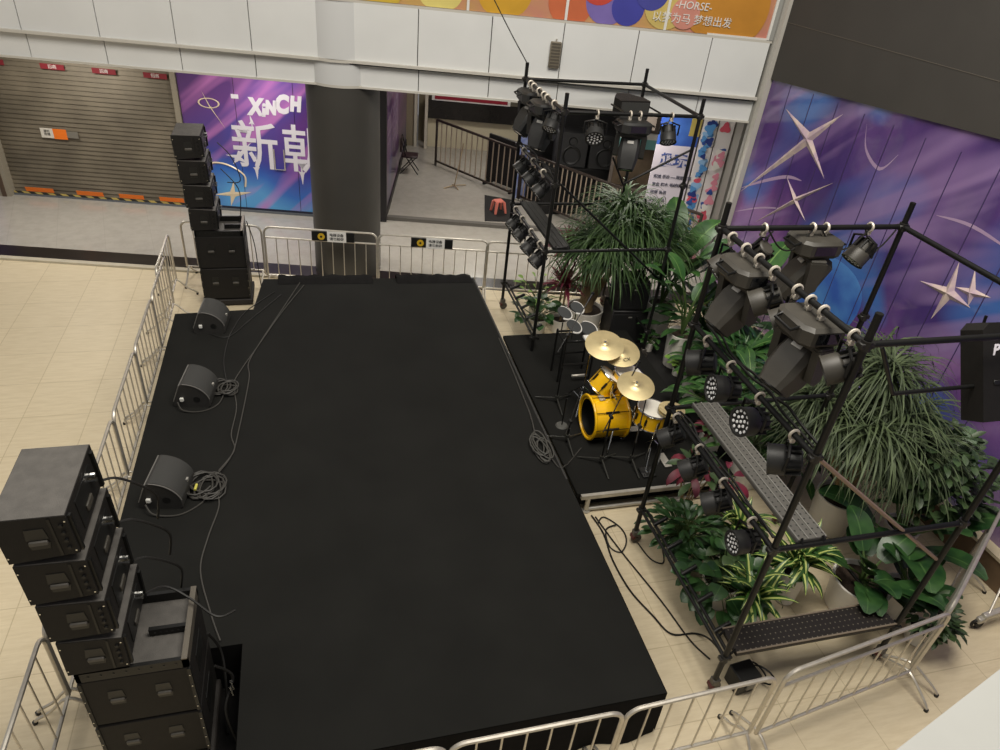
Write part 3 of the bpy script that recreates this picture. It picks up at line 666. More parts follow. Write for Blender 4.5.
# skirts hanging in gentle folds
def skirt(p0, p1, ztop, z0, amp, n, name, parent, m=CLOTH, nrm=(0, -1)):
    b = B(); vs = []; fs = []
    for i in range(n+1):
        f = i/n; x = p0[0]+(p1[0]-p0[0])*f; y = p0[1]+(p1[1]-p0[1])*f
        w = .5+.5*math.sin(f*n*.9)
        vs += [(x+nrm[0]*.006, y+nrm[1]*.006, ztop), (x+nrm[0]*(.01+amp*.5*w), y+nrm[1]*(.01+amp*.5*w), ztop*.55), (x+nrm[0]*(.01+amp*w), y+nrm[1]*(.01+amp*w), z0)]
        if i:
            o = 3*(i-1); fs += [(o, o+1, o+4, o+3), (o+1, o+2, o+5, o+4)]
    b.add(vs, fs); return b.obj(name, m, parent, 60)
skirt((-.77, 2.84), (2.68, 2.84), HS, .01, .05, 40, 'skirt', t)
skirt((2.68, 2.84), (2.68, 5.4), HS, .01, .03, 30, 'skirt', t, nrm=(1, 0))
skirt((-.77, 3.95), (-.77, 2.84), HS, .01, .04, 16, 'skirt', t, nrm=(-1, 0))
skirt((-2.0, 3.95), (-.77, 3.95), HS, .01, .03, 16, 'skirt', t)
# black cloth rumpled over the back edge
for x0, x1, sd in ((-.55, .95, 1), (1.35, 2.62, 2)):
    rr = random.Random(sd); b = B(); vs = []; fs = []; n = 26
    for k in range(n+1):
        x = x0+(x1-x0)*k/n; yb = 10.62-.045*(x+.78)/1.0+.12
        z = HS+.012+.012*math.sin(k*1.3+sd)+.01*rr.random(); w = .13+.03*math.sin(k*.9)
        vs += [(x, yb-.16, HS+.004), (x, yb-.03, z+.02), (x, yb+w*.5, z+.035), (x, yb+w, z-.03), (x, yb+w+.03, .3)]
        if k:
            o = 5*(k-1); fs += [(o+q, o+q+1, o+q+6, o+q+5) for q in range(4)]
    b.add(vs, fs); b.obj('draped_cloth', CLOTH, t, 60)
b = B(); b.box(-1.02, -.76, 2.86, 3.96, .0, .03); b.obj('floor_cloth', CLOTH, t, 0)
b = B(); b.box(2.66, 2.685, 5.5, 10.6, HS-.02, HS+.004); b.obj('edge_trim', mat('scuffed black edge', (40, 39, 37), .7), t, 0)

t = thing('drum_riser', 'low black drum riser with aluminium edge beside the stage', 'riser', (0, 0, 0))
HR = .28
b = B(); b.box(2.88, 5.0, 5.56, 9.2, HR-.05, HR); b.obj('deck', CARPET, t, 0)
b = B(); b.box(2.92, 5.0, 5.515, 5.56, HR-.06, HR-.005); b.obj('top_rail', ALU, t, 0)
b = B(); b.cyl((3.0, 5.54, .04), (4.95, 5.54, .04), .025); b.obj('bottom_rail', ALU, t)
for (x, y) in ((3.02, 5.54), (4.9, 5.54), (3.02, 9.1), (4.9, 9.1)):
    b = B(); b.cyl((x, y, 0), (x, y, HR-.05), .028); b.cyl((x, y, 0), (x, y, .02), .05); b.obj('leg', ALU, t)
b = B(); b.box(2.9, 4.98, 5.6, 5.62, .07, HR-.05); b.obj('valance', CLOTH, t, 0)
b = B(); b.bev(5.02, 6.2, 6.0, 9.6, .004, .016, .004); tag(b.obj('floor_mat', mat('black rubber mat', (26, 25, 24), .9, 0, .2, 3), smooth=0), 'black floor mat under the white pots right of the drum riser', 'mat')

# ------------------------------------------------------------------ crowd barriers
def barrier_proto(kind, L, label, nb=7):
    t = thing('crowd_barrier', label, 'barrier')
    R = .12; zt = 1.1; zb = .28 if kind == 'single' else .2; r = .019
    def frame_pts(z1):
        pts = [(0, 0, zb)]
        for k in range(7): a = PI-k*PI/12; pts.append((R+R*math.cos(a), 0, z1-R+R*math.sin(a)))
        for k in range(7): a = PI/2-k*PI/12; pts.append((L-R+R*math.cos(a), 0, z1-R+R*math.sin(a)))
        pts.append((L, 0, zb)); return pts
    b = B(); b.tube(frame_pts(zt), r, 8); b.tube([(0, 0, zb), (L, 0, zb)], r*.85, 8); b.obj('frame', STEEL, t)
    top = zt
    if kind == 'double':
        top = zt-.19
        b = B(); b.tube([(0, 0, top), (L, 0, top)], r*.85, 8); b.obj('middle_rail', STEEL, t)
    bar = None
    for k in range(1, nb+1):
        x = L*k/(nb+1)
        if bar is None:
            b = B(); b.cyl((0, 0, zb), (0, 0, top), .0085, n=6); bar = b.obj('bar', STEEL, t); bar.location = (x, 0, 0)
        else:
            c = bar.copy(); COL.objects.link(c); c.location = (x, 0, 0)
    for x in (.03, L-.03):
        b = B()
        b.tube(smooth_path([(x, -.3, .015), (x, -.27, .06), (x, -.16, .13), (x, 0, zb), (x, .16, .13), (x, .27, .06), (x, .3, .015)], 4), .015, 6)
        b.tube([(x-.04, 0, zb), (x+.04, 0, zb)], .015, 6)
        f = b.obj('foot', STEEL, t)
        b = B(); b.cyl((x, -.3, 0), (x, -.3, .03), .02, n=8); b.cyl((x, .3, 0), (x, .3, .03), .02, n=8); b.obj('rubber_cap', RUB, f)
    return t
ORD = ['first', 'second', 'third', 'fourth', 'fifth', 'sixth', 'seventh']
base = barrier_proto('single', 1.32, 'stainless steel crowd barrier, first from the back along the left side of the stage', 6)
ys = [11.5, 10.66, 9.32, 7.975, 6.63, 5.285, 3.94]
for i, y in enumerate(ys):
    o = base if i == 0 else dup(base, (0, 0, 0), 0, '')
    o.location = (-2.16-(.06 if i == 0 else 0), y, 0); o.rotation_euler = (0, 0, -PI/2); o['group'] = 'barriers along the left side of the stage'
    o['label'] = 'steel crowd barrier, %s from the back along the left side of the stage' % ORD[i] if i < 6 else 'steel crowd barrier left of the near loudspeaker stack, at the photo corner'
for lab, loc, rz in (('steel crowd barrier at the stage front, furthest left, its top just in view', (-.62, 2.5, 0), 0),
                     ('steel crowd barrier across the middle of the stage front', (.73, 2.5, 0), 0),
                     ('steel crowd barrier crossing the front right corner of the stage', (2.08, 2.5, 0), .03)):
    dup(base, loc, rz, lab, 'barriers along the stage front')
dbl = barrier_proto('double', 1.9, 'x', 9)
dbl.location = (3.5, 2.55, 0); dbl.rotation_euler = (0, 0, .138); dbl['label'] = 'double-railed steel barrier in front of the near truss tower'; dbl['group'] = 'double-railed barriers'
dup(dbl, (5.43, 2.86, 0), .56, 'double-railed steel barrier angling back at the right edge of the photo', 'double-railed barriers')
rzb = math.atan2(-.34, 1.79)
backs = [((-.76, 11.74, 0), 'double-railed back barrier with a yellow and white sign, in front of the dark column'),
         ((1.13, 11.37, 0), 'double-railed back barrier with a yellow and white sign, right of the dark column'),
         ((2.97, 11.0, 0), 'double-railed back barrier behind the back truss tower, without a sign'),
         ]
dup(base, (-2.1, 12.0, 0), rzb, 'single-railed steel back barrier half hidden behind the far loudspeaker stack', 'barriers at the stage back')
WS = mat('white sign plate', (228, 226, 220), .5); YS = mat('yellow warning mark', (200, 164, 40), .5)
for i, (loc, lab) in enumerate(backs):
    rz = rzb if i < 3 else rzb*.9
    o = dup(dbl, loc, rz, lab, 'double-railed barriers at the stage back')
    if i < 2:
        b = B(); x0 = .86 if i == 0 else .62
        b.bev(x0-.06, x0+.66, -.032, -.022, .92, 1.09, .004); s_ = b.obj('sign', PLASTD, o, 0)
        b = B(); b.bev(x0+.2, x0+.52, -.036, -.03, .91, 1.1, .002); b.obj('white_plate', WS, s_, 0)
        b = B(); b.cyl((x0+.1, -.033, 1.0), (x0+.1, -.037, 1.0), .06, n=20); b.obj('warning_disc', YS, s_)
        b = B(); b.cyl((x0+.1, -.0365, 1.0), (x0+.1, -.039, 1.0), .02, n=12); b.obj('disc_mark', PLASTD, s_)
        text('lettering', '电器设备', .06, PLASTD, s_, upright(x0+.36, -.037, 1.035), .0006, bold=.001)
        text('lettering', '请勿触碰', .06, PLASTD, s_, upright(x0+.36, -.037, .965), .0006, bold=.001)

# ------------------------------------------------------------------ loudspeaker stacks
def handle_cut(b, bh, x, z, y=0., w=.12):
    # recessed grip: a dark trapezoid pocket with a lighter grey lip bar below
    b.prism([(x-w*.5, z), (x+w*.5, z), (x+w*.42, z+.085), (x-w*.42, z+.085)], y-.004, y+.002)
    b.prism([(x-w*.4, z-.075), (x+w*.4, z-.075), (x+w*.5, z-.025), (x-w*.5, z-.025)], y-.004, y+.002)
    bh.bev(x-w*.42, x+w*.42, y-.016, y+.002, z-.04, z-.006, .005)
def sub(loc, label, rz=0):
    t = thing('subwoofer', label, 'speaker', loc, rz, 'subwoofers of the two loudspeaker stacks')
    W_, D, H = .72, .64, .56
    b = B(); b.bev(0, W_, 0, D, .015, H, .012); b.obj('cabinet', CASE, t)
    p = B(); h = B()
    for x in (.21, .52): handle_cut(p, h, x, .33, 0, .11)
    p.obj('handle_pocket', PLASTD, t, 0); h.obj('handle', HANDLE, t)
    r = B()
    for x in (-.004, W_-.02): r.box(x, x+.024, -.006, .02, .02, H-.02)
    r.obj('rigging_strip', BLK, t, 0)
    s = B()
    for k in range(4):
        for x in (.008, W_-.008): s.cyl((x, -.012, .08+k*.13), (x, -.006, .08+k*.13), .0055, n=6)
    s.obj('bolt', CHROME, t)
    g = B(); g.box(-.012, 0, .05, D-.05, .05, H-.05); g.obj('grille', GRILLE, t, 0)
    c = B(); c.box(W_-.002, W_+.004, .2, .44, .2, .4); c.obj('connector_plate', PLASTD, t, 0)
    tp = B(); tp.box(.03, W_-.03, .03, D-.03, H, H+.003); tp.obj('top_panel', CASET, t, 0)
    f = B()
    for x in (.05, W_-.05):
        for y in (.06, D-.06): f.cyl((x, y, 0), (x, y, .016), .02, n=8)
    f.obj('foot', RUB, t)
    return t
def top(mtx, label):
    t = thing('line_array_speaker', label, 'speaker', group='line array cabinets of the two loudspeaker stacks', mtx=mtx)
    W_, D, H = .385, .64, .35
    def xs(z, front): return (0 if front else W_)
    b = B()
    # wedge: the back is lower than the front
    b.hexa([(0, 0, .0), (W_, 0, .02), (W_, D, .02), (0, D, .0), (0, 0, H), (W_, 0, H-.02), (W_, D, H-.02), (0, D, H)]); b.obj('cabinet', CASE, t, 0)
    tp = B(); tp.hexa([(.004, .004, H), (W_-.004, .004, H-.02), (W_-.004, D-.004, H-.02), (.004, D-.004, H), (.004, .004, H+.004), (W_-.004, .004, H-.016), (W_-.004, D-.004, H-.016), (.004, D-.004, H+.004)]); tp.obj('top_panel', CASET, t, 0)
    p = B(); h = B(); handle_cut(p, h, .2, .17, 0, .12); p.obj('handle_pocket', PLASTD, t, 0); h.obj('handle', HANDLE, t)
    r = B(); r.box(.285, .3, -.004, 0, .02, H-.03); r.box(W_, W_+.018, .02, .045, .02, H-.04); r.box(W_, W_+.02, .57, .6, .02, H-.04); r.obj('rigging_strip', BLK, t, 0)
    k = B()
    for z in (.08, .14, .2, .26): k.cyl((.345, -.014, z), (.345, 0, z), .012, n=8)
    k.obj('rigging_pin', BLK, t)
    c = B(); c.box(W_, W_+.006, .16, .5, .06, .28); c.obj('rear_panel', PLASTD, t, 0)
    hp = B(); hp.bev(W_+.004, W_+.02, .26, .38, .1, .15, .005); hp.obj('rear_handle', PLAST, t)
    pl = B(); pl.cyl((W_+.006, .44, .2), (W_+.05, .44, .2), .016, n=8); pl.cyl((W_+.006, .44, .24), (W_+.05, .44, .24), .016, n=8); pl.obj('plug', CHROME, t)
    s = B()
    for z in (.05, .29):
        for x in (.012, W_-.012): s.cyl((x, -.006, z), (x, 0, z), .006, n=6)
    s.obj('bolt', CHROME, t)
    g = B(); g.box(-.012, 0, .02, D-.02, .02, H-.02); g.obj('grille', GRILLE, t, 0)
    return t
def stack(x, y, who, dz=0., pitch=.37):
    b = B(); b.bev(x-.03, x+.75, y-.02, y+.66, .03, .12+dz, .01)
    t = thing('speaker_dolly', 'low black dolly under the %s loudspeaker stack' % who, 'dolly', (0, 0, 0)); b.obj('board', mat('black dolly board', (30, 26, 23), .7), t, 0)
    for dx in (.05, .67):
        for dy in (.05, .58):
            w = B(); w.cyl((x+dx-.015, y+dy, .03), (x+dx+.015, y+dy, .03), .03, n=12); w.obj('wheel', RUB, t)
    sub((x, y, .12+dz), 'lower subwoofer of the %s loudspeaker stack' % who)
    sub((x, y, .68+dz), 'upper subwoofer of the %s loudspeaker stack' % who)
    # rigging frame on the subs
    t = thing('rigging_frame', 'open black rigging frame on top of the %s subwoofers' % who, 'frame', (x, y, 1.24+dz))
    b = B()
    b.box(0, .72, 0, .03, 0, .09); b.box(0, .72, .61, .64, 0, .09); b.box(0, .03, 0, .64, 0, .09); b.box(.42, .69, .3, .33, 0, .075)
    b.obj('frame', BLK, t, 0)
    b = B(); b.box(.68, .72, 0, .64, 0, .1); b.obj('side_bar', mat('grey steel bar', (110, 104, 94), .4, .5), t, 0)
    s = B()
    for k in range(8): s.cyl((.08+.08*k, -.004, .05), (.08+.08*k, 0, .05), .008, n=8)
    for k in range(6): s.cyl((.46+.04*k, .295, .04), (.46+.04*k, .3, .04), .008, n=8)
    s.obj('bolt_hole', PLASTD, t)
    tilt = [.035, .0, -.01, -.025]; px = x-.0; z = 1.34+dz
    nm = ['bottom', 'third from the top', 'second from the top', 'topmost']
    for k in range(4):
        m = Matrix.Translation((x-.03-.018*k, y, z)) @ Matrix.Rotation(.02-.022*k, 4, 'Y')
        top(m, '%s line array cabinet of the %s loudspeaker stack' % (nm[k], who)); z += pitch
stack(-1.745, 3.32, 'near', .05, .377)
stack(-1.75, 11.02, 'far')
# cables dropping from the near stack
for k, (z, x) in enumerate(((2.73, -1.4), (2.35, -1.38), (1.97, -1.36), (1.59, -1.35))):
    b = B(); b.tube(smooth_path([(x+.03, 3.76, z+.0), (x+.1, 3.79, z-.02), (x+.2, 3.86, z-.16), (x+.26, 3.95, z-.36), (x+.22, 3.98, z-.6)] if k < 3 else [(x+.03, 3.76, z+.02), (x+.14, 3.86, z-.05), (x+.3, 3.8, z-.14), (x+.5, 3.62, z-.17), (x+.62, 3.7, 1.36)]), .009, 5)
    tag(b.obj('speaker_cable', RUB), 'black speaker cable plugged into the %s cabinet of the near stack' % ['topmost', 'second', 'third', 'bottom'][k], 'cable', 'speaker cables of the near stack')
for k, pts in enumerate(([(-1.28, 11.4, 2.6), (-1.1, 11.35, 2.4), (-1.0, 11.3, 2.05), (-1.2, 11.35, 2.0)], [(-1.28, 11.4, 2.2), (-1.05, 11.35, 1.9), (-1.05, 11.3, 1.55), (-1.1, 11.35, 1.345)], [(-1.0, 11.5, 1.3), (-.9, 11.3, 1.0), (-.87, 11.2, .5), (-.84, 11.1, .2), (-.82, 11.02, .012)])):
    b = B(); b.tube(smooth_path(pts), .008, 5); tag(b.obj('speaker_cable', RUB), 'thin black cable looping %s the far loudspeaker stack' % ['behind the top of', 'behind the middle of', 'down beside the base of'][k], 'cable', 'speaker cables of the far stack')
b = B(); b.tube(smooth_path([(-.98, 3.8, 1.0), (-.92, 3.82, .75), (-.9, 3.7, .5), (-.92, 3.5, .06)]), .012, 5); b.tube(smooth_path([(-.93, 3.6, .85), (-.83, 3.65, .6), (-.9, 3.5, .4), (-.84, 3.4, .05)]), .012, 5)
tag(b.obj('speaker_cable', RUB), 'loose black cables hanging in the notch beside the near subwoofers', 'cable')
b = B(); b.cyl((-.84, 3.6, .62), (-.82, 3.57, .55), .014, n=8); b.cyl((-.85, 3.58, .57), (-.83, 3.55, .5), .014, n=8)
tag(b.obj('connector', CHROME), 'pair of bright silver cable connectors in the notch beside the near subwoofers', 'connector')

# wedge monitors: curved grille to the stage, flat back, end cheeks
def monitor(x, y, rz, label):
    t = thing('stage_monitor', label, 'speaker', (x, y, HS), rz, 'floor monitors on the left strip of the stage')
    prof = [(0, .02), (.0, .1), (.1, .36), (.13, .375)]
    for k in range(9):
        a = k/8; prof.append((.13+.33*math.sin(a*1.45), .375-.31*(1-math.cos(a*1.45))))
    prof += [(.46, .03), (.42, .0), (.04, .0)]
    prof = prof[::-1]
    prof = [(a*.9, c*.88) for a, c in prof]; L = .45
    b = B(); b.prism(prof, 0, L); b.obj('cabinet', mat('monitor shell', (48, 47, 45), .5, 0, .08, 20), t, 25)
    c = B(); gp = [((.14+.325*math.sin(a/8*1.35))*.9+.004, (.378-.305*(1-math.cos(a/8*1.35)))*.88+.004) for a in range(9)]
    vs = []; fs = []
    for i, (px, pz) in enumerate(gp):
        vs += [(px, .015, pz), (px, L-.015, pz)]
        if i: fs.append((2*i-2, 2*i, 2*i+1, 2*i-1))
    c.add(vs, fs); c.obj('grille', GRILLE, t)
    e = B(); e.tube([(p[0]+.003, -.004, p[1]+.003) for p in gp], .006, 5); e.tube([(.0, -.002, .09), (.09, -.002, .318)], .006, 5); e.tube([(.09, -.002, .318), (.09, L, .318)], .007, 5); e.obj('edge_trim', mat('lit edge grey', (110, 108, 104), .5), t)  # pale tubes paint the light caught along the cabinet edges
    h = B(); h.cyl((.27, -.003, .12), (.27, .004, .12), .04, n=20); h.obj('pole_socket', PLASTD, t)
    p = B(); p.bev(.08, .125, -.03, .0, .1, .15, .006); p.obj('plug', mat('white plug', (214, 214, 208), .4), t)
    l = B(); l.box(.395, .415, .24, .28, .15, .18); l.obj('badge', mat('silver badge', (190, 188, 180), .3, .6), t, 0)
    for yy in (.06, L-.06):
        f = B(); f.cyl((.36, yy, -.0), (.36, yy, .01), .02, n=8); f.obj('foot', RUB, t)
    return t
monitor(-1.83, 5.72, -.16, 'dark grey wedge monitor nearest the camera, beside the near cable coil')
monitor(-1.71, 7.42, -.14, 'dark grey wedge monitor in the middle of the left stage strip')
monitor(-1.66, 9.14, -.1, 'dark grey wedge monitor in front of the far loudspeaker stack')
def cable(name, pts, r, label, m=GREYC, k=6):
    b = B(); b.tube(smooth_path(pts, k), r, 5); return tag(b.obj(name, m), label, 'cable')
ZC = HS+.012
for nm_, c_, R0, tu, lab in (('cable_coil', (-1.22, 5.93), .17, 9, 'coiled grey cable beside the nearest wedge monitor'), ('cable_coil', (-1.16, 7.72), .13, 7, 'coiled dark cable beside the middle wedge monitor')):
    b = B(); rr = random.Random(len(lab)); pts = []
    for k in range(tu*14):
        a = k/14*2*PI; R = R0*(.62+.38*math.sin(k*.37+1)**2); ph = .06*math.sin(k/14*1.3)
        pts.append((c_[0]+ph+R*math.cos(a), c_[1]+.04*math.cos(k*.11)+R*1.25*math.sin(a), ZC+.004+.05*k/(tu*14)))
    b.tube(pts, .009, 5); tag(b.obj(nm_, GREYC), lab, 'cable')
b = B(); b.cyl((-1.32, 5.84, ZC+.06), (-1.31, 5.92, ZC+.065), .014, n=8); tag(b.obj('cable_connector', mat('yellow green connector', (196, 190, 90), .4)), 'small yellow connector lying on the near cable coil', 'connector')
cable('stage_cable', [(-.21, 10.6, ZC), (-.44, 9.86, ZC), (-.75, 8.87, ZC), (-.9, 8.3, ZC), (-.88, 7.9, ZC), (-.95, 6.87, ZC), (-1.0, 6.43, ZC), (-1.12, 6.1, ZC+.03)], .008, 'long grey cable from the stage back to the near cable coil')
cable('stage_cable', [(-.15, 10.5, ZC), (-.5, 9.6, ZC), (-.8, 8.7, ZC), (-1.0, 8.1, ZC), (-1.06, 7.8, ZC), (-1.0, 7.3, ZC), (-1.03, 6.8, ZC), (-.98, 6.5, ZC), (-1.12, 6.15, ZC+.02)], .008, 'second grey cable running past the middle coil to the near coil')
cable('stage_cable', [(-.6, 10.3, ZC), (-1.0, 9.7, ZC), (-1.15, 9.2, ZC), (-1.2, 8.9, ZC), (-1.22, 8.4, ZC), (-1.16, 7.95, ZC), (-1.1, 7.8, ZC+.02)], .007, 'thin dark cable reaching the middle coil from the stage back', RUB)
cable('stage_cable', [(-1.45, 9.1, ZC), (-1.2, 9.0, ZC), (-.9, 9.5, ZC), (-.5, 10.2, ZC)], .007, 'dark cable leading away from the wedge monitor by the far stack', RUB)
cable('stage_cable', [(-1.66, 7.38, .7), (-1.6, 7.3, ZC+.02), (-1.4, 7.28, ZC), (-1.22, 7.4, ZC), (-1.15, 7.65, ZC+.02)], .008, 'short cable between the middle wedge monitor and its coil')
cable('stage_cable', [(-1.76, 5.66, .7), (-1.68, 5.58, ZC+.02), (-1.45, 5.56, ZC), (-1.25, 5.7, ZC), (-1.18, 5.85, ZC+.03)], .008, 'short cable between the nearest wedge monitor and its coil')
cable('stage_cable', [(-1.1, 5.8, ZC+.02), (-1.08, 5.6, ZC), (-1.15, 5.2, ZC), (-1.18, 4.8, ZC), (-1.05, 4.3, ZC), (-.95, 4.0, ZC)], .008, 'grey cable from the near coil towards the near loudspeaker stack')
b = B(); pts = []
for k in range(8*14):
    a = k/14*2*PI; R = .13*(.6+.4*math.sin(k*.29)**2)
    pts.append((2.52+.03*math.sin(k*.2)+R*math.cos(a)*.8, 6.05+.05*math.cos(k*.13)+R*2.0*math.sin(a), ZC+.06*k/112))
b.tube(pts, .008, 5); tag(b.obj('cable_coil', mat('dim grey cable', (70, 69, 64), .6)), 'tangled dark cable coil on the stage edge beside the drum riser', 'cable')
cable('stage_cable', [(2.63, 8.6, ZC), (2.62, 7.9, ZC), (2.6, 7.2, ZC), (2.58, 6.7, ZC), (2.52, 6.3, ZC+.02)], .009, 'cable running along the right stage edge to the tangled coil')
cable('stage_cable', [(2.58, 5.95, ZC+.02), (2.64, 5.7, ZC), (2.8, 5.85, .5), (2.95, 6.1, .3), (3.2, 6.35, .3)], .007, 'cable dropping from the tangled coil to the drum riser')

# floor cables and foot clutter right of the stage
Z0 = .012
cable('floor_cable', [(3.06, 5.45, Z0), (3.1, 5.15, Z0), (3.06, 4.76, Z0), (3.09, 4.33, Z0), (3.2, 3.99, Z0), (3.3, 3.74, Z0), (3.55, 3.7, Z0), (3.62, 3.55, .1), (3.6, 3.3, .2)], .01, 'black cable snaking on the tiles between stage and near tower', RUB)
cable('floor_cable', [(3.1, 5.42, Z0), (3.2, 4.88, Z0), (3.37, 4.15, Z0), (3.46, 3.64, Z0), (3.56, 3.4, Z0)], .009, 'straight thin cable on the tiles beside the near tower', RUB)
cable('floor_cable', [(3.08, 5.3, Z0), (3.2, 5.4, Z0), (3.34, 5.2, Z0), (3.33, 5.0, Z0), (3.2, 4.85, Z0), (3.1, 4.95, Z0), (3.15, 5.2, Z0), (3.3, 5.25, Z0+.01)], .009, 'looped cable around the near tower castor', RUB)
cable('floor_cable', [(3.45, 4.95, Z0), (3.5, 4.7, Z0), (3.62, 4.62, Z0), (3.7, 4.8, Z0)], .008, 'short cable curl right of the near tower back castor', RUB)
t = thing('power_box', 'small black power box with cables at the foot of the near tower', 'box', (3.62, 3.0, 0), .1)
b = B(); b.bev(0, .24, 0, .2, 0, .22, .01); b.obj('box', PLASTD, t)
b = B(); b.torus((.3, .05, .14), (1, .6, .2), .12, .009); b.torus((.3, .1, .12), (1, .2, .3), .1, .009); b.torus((.1, -.02, .2), (0, 1, .3), .08, .009); b.obj('cable_loop', RUB, t)
b = B(); b.bev(.08, .2, -.02, .0, .08, .16, .004); b.obj('socket_plate', mat('grey socket plate', (120, 118, 110), .5), t)

# rolling rack leg at the far right
t = thing('rolling_rack', 'steel base bar and castor of a rolling rack at the right photo edge', 'rack', (6.66, 3.22, 0), .12)
b = B(); b.bev(.03, .72, -.03, .03, .16, .21, .008); b.obj('base_bar', ALU, t)
b = B(); b.tube([(.1, 0, .2), (.66, .3, .5)], .012); b.obj('brace', STEEL, t)
b = B(); b.torus((0, 0, .075), (.3, 1, 0), .06, .015, 20, 8); b.cyl((-.01, -.02, .075), (.01, .02, .075), .03, n=12); b.obj('wheel', RUB, t)
b = B(); b.bev(-.03, .07, -.03, .03, .1, .17, .008); b.obj('fork', ALU, t)

# ------------------------------------------------------------------ scaffold towers
RP = .026
def tower(x0, x1, y0, y1, label, extra):
    t = thing('scaffold_tower', label, 'scaffold', (0, 0, 0), 0, 'black scaffold towers beside the stage')
    def ad(name, pts, r=RP, m=BLK, n=10):
        b = B(); b.tube(pts, r, n); return b.obj(name, m, t)
    for x, y in ((x0, y0), (x0, y1), (x1, y0), (x1, y1)):
        p = ad('pole', [(x, y, .2), (x, y, 4.1)])
        b = B()
        for z in (.52, 1.95, 2.92, 3.87): b.cyl((x, y, z-.035), (x, y, z+.035), .04, n=12); b.bev(x-.055, x+.055, y-.03, y+.03, z-.02, z+.02, .006)
        b.obj('coupler', mat('dark coupler', (46, 45, 43), .4, .4), p)
        w = B(); w.torus((x+.03, y, .065), (0, 1, 0), .045, .022, 16, 8); w.cyl((x+.03, y-.025, .065), (x+.03, y+.025, .065), .03, n=12)
        w.bev(x-.03, x+.05, y-.035, y+.035, .11, .2, .008)
        c = w.obj('castor', mat('grey castor', (92, 88, 82), .45, .3), t)
        w = B(); w.bev(x-.04, x+.0, y-.04, y+.04, .08, .13, .006); w.obj('brake', mat('dull red brake', (84, 34, 32), .6), c)
    for z in (1.95, 2.92, 3.87): ad('rail', [(x0, y0, z), (x0, y1, z)], .024)
    ad('rail', [(x1, y0, 3.87), (x1, y1, 3.87)], .024)
    for z in (1.95, 3.87):
        for y in (y0, y1): ad('rail', [(x0, y, z), (x1, y, z)], .024)
    # base ladder rails with stub spigots
    for dx in (0, .075): ad('base_rail', [(x0+dx, y0, .52-.03*(dx > 0)), (x0+dx, y1, .52-.03*(dx > 0))], .018)
    ad('base_rail', [(x1, y0, .52), (x1, y1, .52)], .018)
    for k in range(5):
        y = y0+.28+k*(y1-y0-.5)/4
        b = B(); b.cyl((x0+.05, y, .5), (x0+.22, y+.03, .56), .024, n=10); b.obj('spigot', BLK, t)
    for name, pts, r, *mm in extra: ad(name, pts, r, *mm)
    return t
tower(3.4, 5.28, 3.1, 4.98, 'near black scaffold tower hung with stage lights at the right', [('brace', [(3.44, 3.1, 2.9), (5.24, 3.1, 1.5)], .017, mat('lit tan tube', (150, 128, 112), .45, .3)), ('brace', [(3.56, 3.12, 3.83), (3.84, 3.12, 3.43)], .014), ('brace', [(3.84, 3.12, 3.43), (4.6, 3.12, 3.44)], .016)])  # tan colour on the long brace paints in the light it catches
tower(3.22, 5.14, 8.72, 10.56, 'far black scaffold tower hung with stage lights behind the palm', [('brace', [(3.3, 8.72, 2.93), (5.1, 8.72, 1.46)], .017), ('brace', [(5.14, 8.74, 3.42), (4.22, 8.74, 2.93)], .016), ('brace', [(4.22, 8.74, 2.93), (4.0, 8.74, 3.3)], .014)])
# deck planks
PLANK = perforated('galvanised perforated plank', (112, 110, 104), (44, 43, 41), .055, .16); PLANKR = mat('bare plank ridge', (150, 148, 142), .45, .3)
PLANKD = perforated('dark bronze perforated plank', (34, 29, 25), (112, 105, 94), .055, .13)
def plank(x0, x1, y0, y1, z, m, label, along='y', rm=None):
    t = thing('scaffold_plank', label, 'plank', (0, 0, 0))
    b = B(); b.bev(x0, x1, y0, y1, z-.045, z, .006); b.obj('deck', m, t)
    r = B()
    if along == 'y':
        for x in (x0+.01, x0+(x1-x0)*.36, x0+(x1-x0)*.64, x1-.01): r.box(x-.006, x+.006, y0, y1, z, z+.006)
    else:
        for y in (y0+.01, y1-.01): r.box(x0, x1, y-.008, y+.008, z, z+.008)
    r.obj('ridge', rm or m, t, 0)
    k = B()
    if along == 'y':
        for x in (x0+.04, x1-.04):
            for y in (y0, y1): k.tube([(x, y-.03, z-.05), (x, y, z+.01), (x, y+.03, z-.05)], .012)
    else:
        for y in (y0+.04, y1-.04):
            for x in (x0, x1): k.tube([(x-.03, y, z-.05), (x, y, z+.01), (x+.03, y, z-.05)], .012)
    k.obj('hook', BLK, t)
plank(3.62, 3.9, 3.12, 4.97, 2.0, PLANK, 'grey perforated scaffold plank along the left side of the near tower', 'y', PLANKR)
plank(3.34, 3.6, 8.75, 10.55, 2.0, PLASTD, 'dark scaffold plank along the left side of the far tower')
plank(3.5, 5.26, 3.08, 3.36, .58, PLANKD, 'low dark perforated plank across the front of the near tower', 'x', mat('bronze plank rim', (120, 108, 92), .5))

